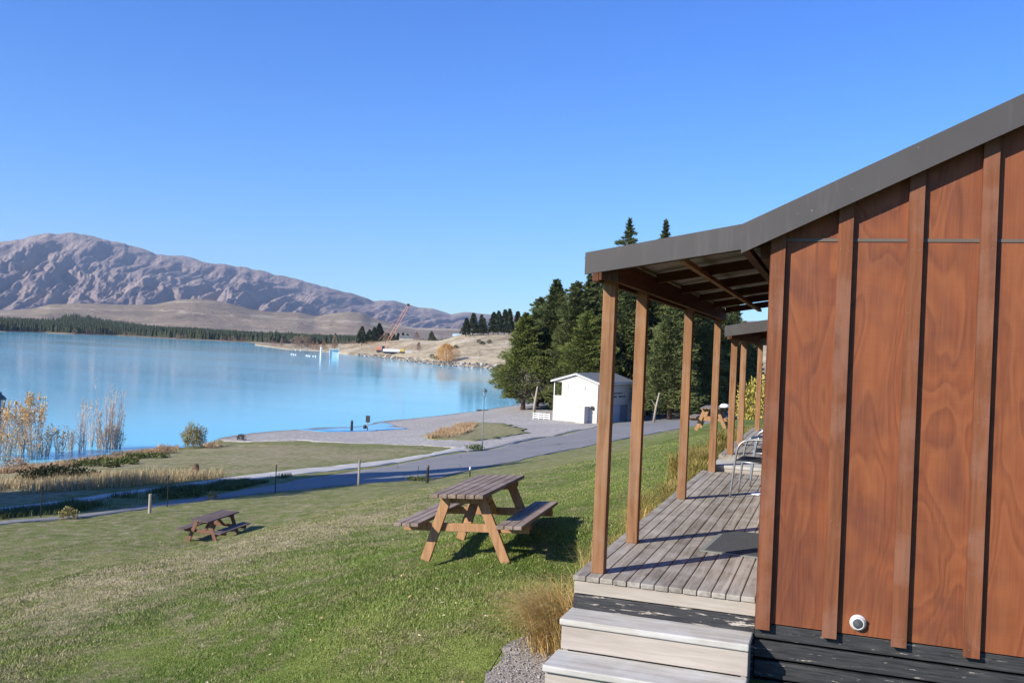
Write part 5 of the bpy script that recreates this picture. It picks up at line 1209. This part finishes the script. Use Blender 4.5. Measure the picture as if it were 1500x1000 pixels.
# shoreline rocks
rr=np.random.default_rng(66); Vs=[];Fs=[];o=0
for i in range(800):
    b=rr.uniform(math.degrees(bearing(745)),math.degrees(bearing(525))) ; d=float(tab(SH_PT,b))+rr.uniform(-5,5); s=rr.uniform(.3,1.0)
    x=CAMX-d*math.sin(R_(b)); y=CAMY+d*math.cos(R_(b)); V=V0*s*rr.uniform(.6,1.2,3)+np.array([x,y,max(LAKE-.1,float(pt_z(np.array([b]),np.array([d]))[0]))]); Vs.append(V);Fs.append(F0+o);o+=len(V)
def rk():
    a=NT('shore_rocks',.95,.1); r=a.isl(); a.col(a.ramp(r,[(0,(.08,.07,.06)),(.5,(.17,.155,.14)),(.85,(.3,.28,.26)),(1,(.6,.58,.54))])); return a.m
M['rocks']=rk(); tag(mesh_np('shore_rocks',np.concatenate(Vs),np.concatenate(Fs),M['rocks']),'pale and dark boulders lining the far shore','rocks',kind='stuff')
# crane and barge
x,y,_=far(560,525); cz=far_ground(560,525); r=empty('crane',(x,y,cz),rot=(0,0,bearing(560)),label='orange lattice boom crane leaning to the right on the far shore',cat='crane')
MB().box(-3.6,2.4,-1.5,1.5,.9,2.6).build('cab',M['orange'],r,.05); MB().box(-3,2.5,-1.8,1.8,-.3,.9).build('tracks',M['darkg'],r,.2)
m=MB(); A=Vector((1.0,0,1.5)); T=Vector((13.5,0,26.5)); ax_=(T-A).normalized(); s1=Vector((0,1,0)); s2=ax_.cross(s1)
cor=lambda t,i,j:A.lerp(T,t)+s1*i*(.75*(1-.5*abs(2*t-1)**3))+s2*j*(.75*(1-.5*abs(2*t-1)**3))
N_=16
for i,j in ((1,1),(1,-1),(-1,1),(-1,-1)): m.tube([cor(k/N_,i,j) for k in range(N_+1)],.10,4)
for k in range(N_):
    for (i,j,i2,j2) in ((1,1,1,-1),(1,-1,-1,-1),(-1,-1,-1,1),(-1,1,1,1)):
        m.tube([cor(k/N_,i,j),cor((k+1)/N_,i2,j2)],.05,3)
m.build('boom',M['orange'],r)
MB().tube([(-3,0,4.8),T],.06,4).build('stay_cable',M['orange'],r); MB().tube([(-2.0,0,2.5),(-3,0,4.8),(1,0,2.0)],.12,4).build('gantry',M['orange'],r); MB().tube([T,(13.5,0,20)],.05,4).build('hoist_line',M['iron'],r)
MB().box(12.9,14.3,-.5,.5,26.0,27.3).build('boom_head',M['iron'],r)
x,y,_=far(576,490); r=empty('barge',(x,y,far_ground(576,490)+.2),rot=(0,0,bearing(576)),label='white hulled barge lying on the rocky far shore',cat='barge')
MB().prism([(-5,1.0),(-4.2,.2),(3.8,.2),(5,1.2),(4.8,2.5),(-5,2.4)],-1.6,1.6).build('hull',M['white'],r,.1); MB().prism([(-5.1,.9),(-4.2,.05),(3.8,.05),(5.1,1.1),(4.6,1.15),(-4.9,1.05)],-1.65,1.65).build('keel',M['iron'],r); MB().box(-5.6,-4.2,-1,1,1.5,4).build('engine_box',M['darkg'],r,.1)
x,y,_=far(590,476); r=empty('digger',(x,y,far_ground(590,476)+.2),rot=(0,0,bearing(590)),label='small yellow digger right of the white barge',cat='digger')
MB().box(-1.5,1.5,-1,1,.2,.9).build('tracks',M['darkg'],r,.1); MB().box(-1.2,1,-.9,.9,.9,2.4).build('cab',M['yellowp'],r,.1); MB().tube([(.8,0,1.6),(2.2,0,3),(3.0,0,.8)],.16,5).build('arm',M['yellowp'],r)
x,y,_=far(600,466); r=empty('skip_container',(x,y,far_ground(600,466)+.1),rot=(0,0,bearing(600)),label='pale pink container right of the digger',cat='container')
MB().prism([(-1.9,0),(1.7,0),(2,1.5),(-2.2,1.5)],-1,1).build('body',M['wwall'],r,.05)
# floating frame hut, white pile, buoys
A=at(489,523,LAKE); r=empty('boat_shelter',A,rot=(0,0,bearing(489)),label='small open pale blue shelter standing in the far water',cat='shelter')
for a in (-2.1,2.0): MB().box(a,a+.22,-.15,.1,-.8,4.6).build('post_shaft',M['white'],r)
MB().box(-2.1,2.2,.2,.5,-.5,3.4).build('back_panel',M['paleblue'],r); MB().box(-2.4,2.6,-.6,1.2,3.6,3.9).build('roof',M['paleblue'],r)
MB().bar((-1.8,-.1,3.4),(2,-.1,1.6),.1,.2).build('brace',M['white'],r)
A=at(470,521,LAKE); r=empty('mooring_pile',A,label='white mooring pile left of the pale blue shelter',cat='pile'); MB().tube([(0,0,-1),(0,0,4.4)],.5,10).build('pile_shaft',M['white'],r)
m=MB(); m.bar((0,0,0),(7.5,0,-.1),.3,.15); o=m.build('jetty_beam',M['iron']); x,y,_=at(470,521,LAKE); o.location=(x+.6,y,LAKE+2.6); o.rotation_euler[2]=bearing(480); tag(o,'dark beam between the white pile and the shelter','beam')
for i,(px,py) in enumerate([(427,519),(430,519.4),(433,519.8),(449,521),(451.5,521.3),(454,521.6),(459,522),(462.5,522),(433,513),(440,513.5)]):
    A=at(px,py,LAKE); V,F=icos((.42,.42,.42),(0,0,0),i,.0,1)
    o=mesh_np('buoy',V,F,M['white'],None,True) if i==0 else bpy.data.objects['buoy'].copy()
    if i: col.objects.link(o)
    o.location=(A[0],A[1],LAKE+.15); tag(o,'small white buoy floating off the point','buoy','white buoys off the point')
for i,(px,d,w,mt,lb) in enumerate([(673,600,9,'paleblue','small house with a pale green roof among the pines'),(600,640,14,'wroof','long grey roofed building behind the crane'),(682,570,6,'white','small white building near the green roofed house')]):
    x,y,_=far(px,d); r=empty('small_house',(x,y,far_ground(px,d)),rot=(0,0,bearing(px)),label=lb,cat='house')
    MB().box(-w/2,w/2,-3,3,-1,2.4).build('wall',M['wwall'],r); MB().prism([(-w/2-.4,2.3),(w/2+.4,2.3),(w/2-.3,4),(-w/2+.3,4)],-3.4,3.4).build('roof',M[mt],r)
x,y,_=at(708,601,LAKE+.05)
for i in range(4):
    V,F=icos((.35,.2,.18),(0,0,0),i,.2,1); o=mesh_np('beach_stone',V,F,M['darkstone'],None,True); q=at(701+i*4,601+.1*i,LAKE+.05); o.location=q; tag(o,'dark reddish stone at the waterline behind the street lamp','stone','stones at the waterline')

# trees standing left of the view: they shade the road and the footpath
GS='conifers left of the view'
for i,(x,y,s,o) in enumerate(SHADE):
    c=copy_tree({'A':kA,'B':kB,'C':kC}[o]); place(c,x,y,tz(x,y),s,i*1.3,'conifer standing outside the left of the picture'); c['group']=GS

# ================================================================== light, camera
EL,AZ=R_(SUN_EL),math.atan2(-.8,-.6)
sd=Vector((math.cos(EL)*math.cos(AZ),math.cos(EL)*math.sin(AZ),math.sin(EL)))
L=bpy.data.lights.new('sun','SUN'); L.energy=SUN_E; L.angle=R_(.53); L.color=(1,.93,.80)
o=bpy.data.objects.new('sun',L); col.objects.link(o); o.rotation_euler=(-sd).to_track_quat('-Z','Y').to_euler(); o.location=(-20,-30,40)
w=bpy.data.worlds.new('World'); scene.world=w; w.use_nodes=True; nt=w.node_tree; bg=nt.nodes['Background']
sk=nt.nodes.new('ShaderNodeTexSky'); sk.sky_type='NISHITA'; sk.sun_disc=False; sk.sun_elevation=EL; sk.sun_rotation=math.atan2(sd.x,sd.y)
sk.altitude=700; sk.air_density=1.0; sk.dust_density=.35; sk.ozone_density=2.2
hs=nt.nodes.new('ShaderNodeHueSaturation'); hs.inputs['Saturation'].default_value=SKY_SAT; nt.links.new(sk.outputs[0],hs.inputs['Color']); mx=nt.nodes.new('ShaderNodeMix'); mx.data_type='RGBA'; mx.blend_type='MULTIPLY'; mx.inputs[0].default_value=1; mx.inputs[7].default_value=(*SKY_TINT,1); nt.links.new(hs.outputs[0],mx.inputs[6]); tc=nt.nodes.new('ShaderNodeTexCoord'); sp=nt.nodes.new('ShaderNodeSeparateXYZ'); nt.links.new(tc.outputs['Generated'],sp.inputs[0])
rp=nt.nodes.new('ShaderNodeValToRGB'); nt.links.new(sp.outputs[2],rp.inputs[0]); e=rp.color_ramp.elements; e[0].position=0; e[0].color=(.82,1.14,1.42,1); e[1].position=.42; e[1].color=(.40,.96,1.90,1); q=e.new(.12); q.color=(.60,1.09,1.68,1)
nt.links.new(rp.outputs[0],mx.inputs[7]); nt.links.new(mx.outputs[2],bg.inputs[0]); bg.inputs[1].default_value=SKY_S
cam=bpy.data.cameras.new('camera'); co=bpy.data.objects.new('camera',cam); col.objects.link(co)
r_,u_,b_=Vector(CAM['r']),Vector(CAM['u']),Vector(CAM['f'])
b_.normalize(); r_=(r_-b_*r_.dot(b_)).normalized(); u_=b_.cross(r_)
co.matrix_world=Matrix(((r_.x,u_.x,b_.x,CAMX),(r_.y,u_.y,b_.y,CAMY),(r_.z,u_.z,b_.z,CAMZ),(0,0,0,1)))
cam.sensor_width=36; cam.lens=_f/1500*36; cam.clip_start=.05; cam.clip_end=60000
scene.camera=co
scene.view_settings.view_transform='Standard'; scene.view_settings.look='None'; scene.view_settings.exposure=EXPO; scene.view_settings.gamma=1
if HAZE>0:
    m=bpy.data.materials.new('haze_air'); m.use_nodes=True; t=m.node_tree; t.nodes.clear(); out=t.nodes.new('ShaderNodeOutputMaterial'); v=t.nodes.new('ShaderNodeVolumePrincipled')
    v.inputs['Color'].default_value=(.62,.78,1,1); v.inputs['Density'].default_value=HAZE; v.inputs['Anisotropy'].default_value=.0
    t.links.new(v.outputs[0],out.inputs['Volume'])
    o=MB().box(-13500,13500,-13500,13500,-60,1500).build('haze',m); tag(o,'thin blue air between the cabins and the mountains','haze',kind='stuff')
scene.cycles.use_denoising=True
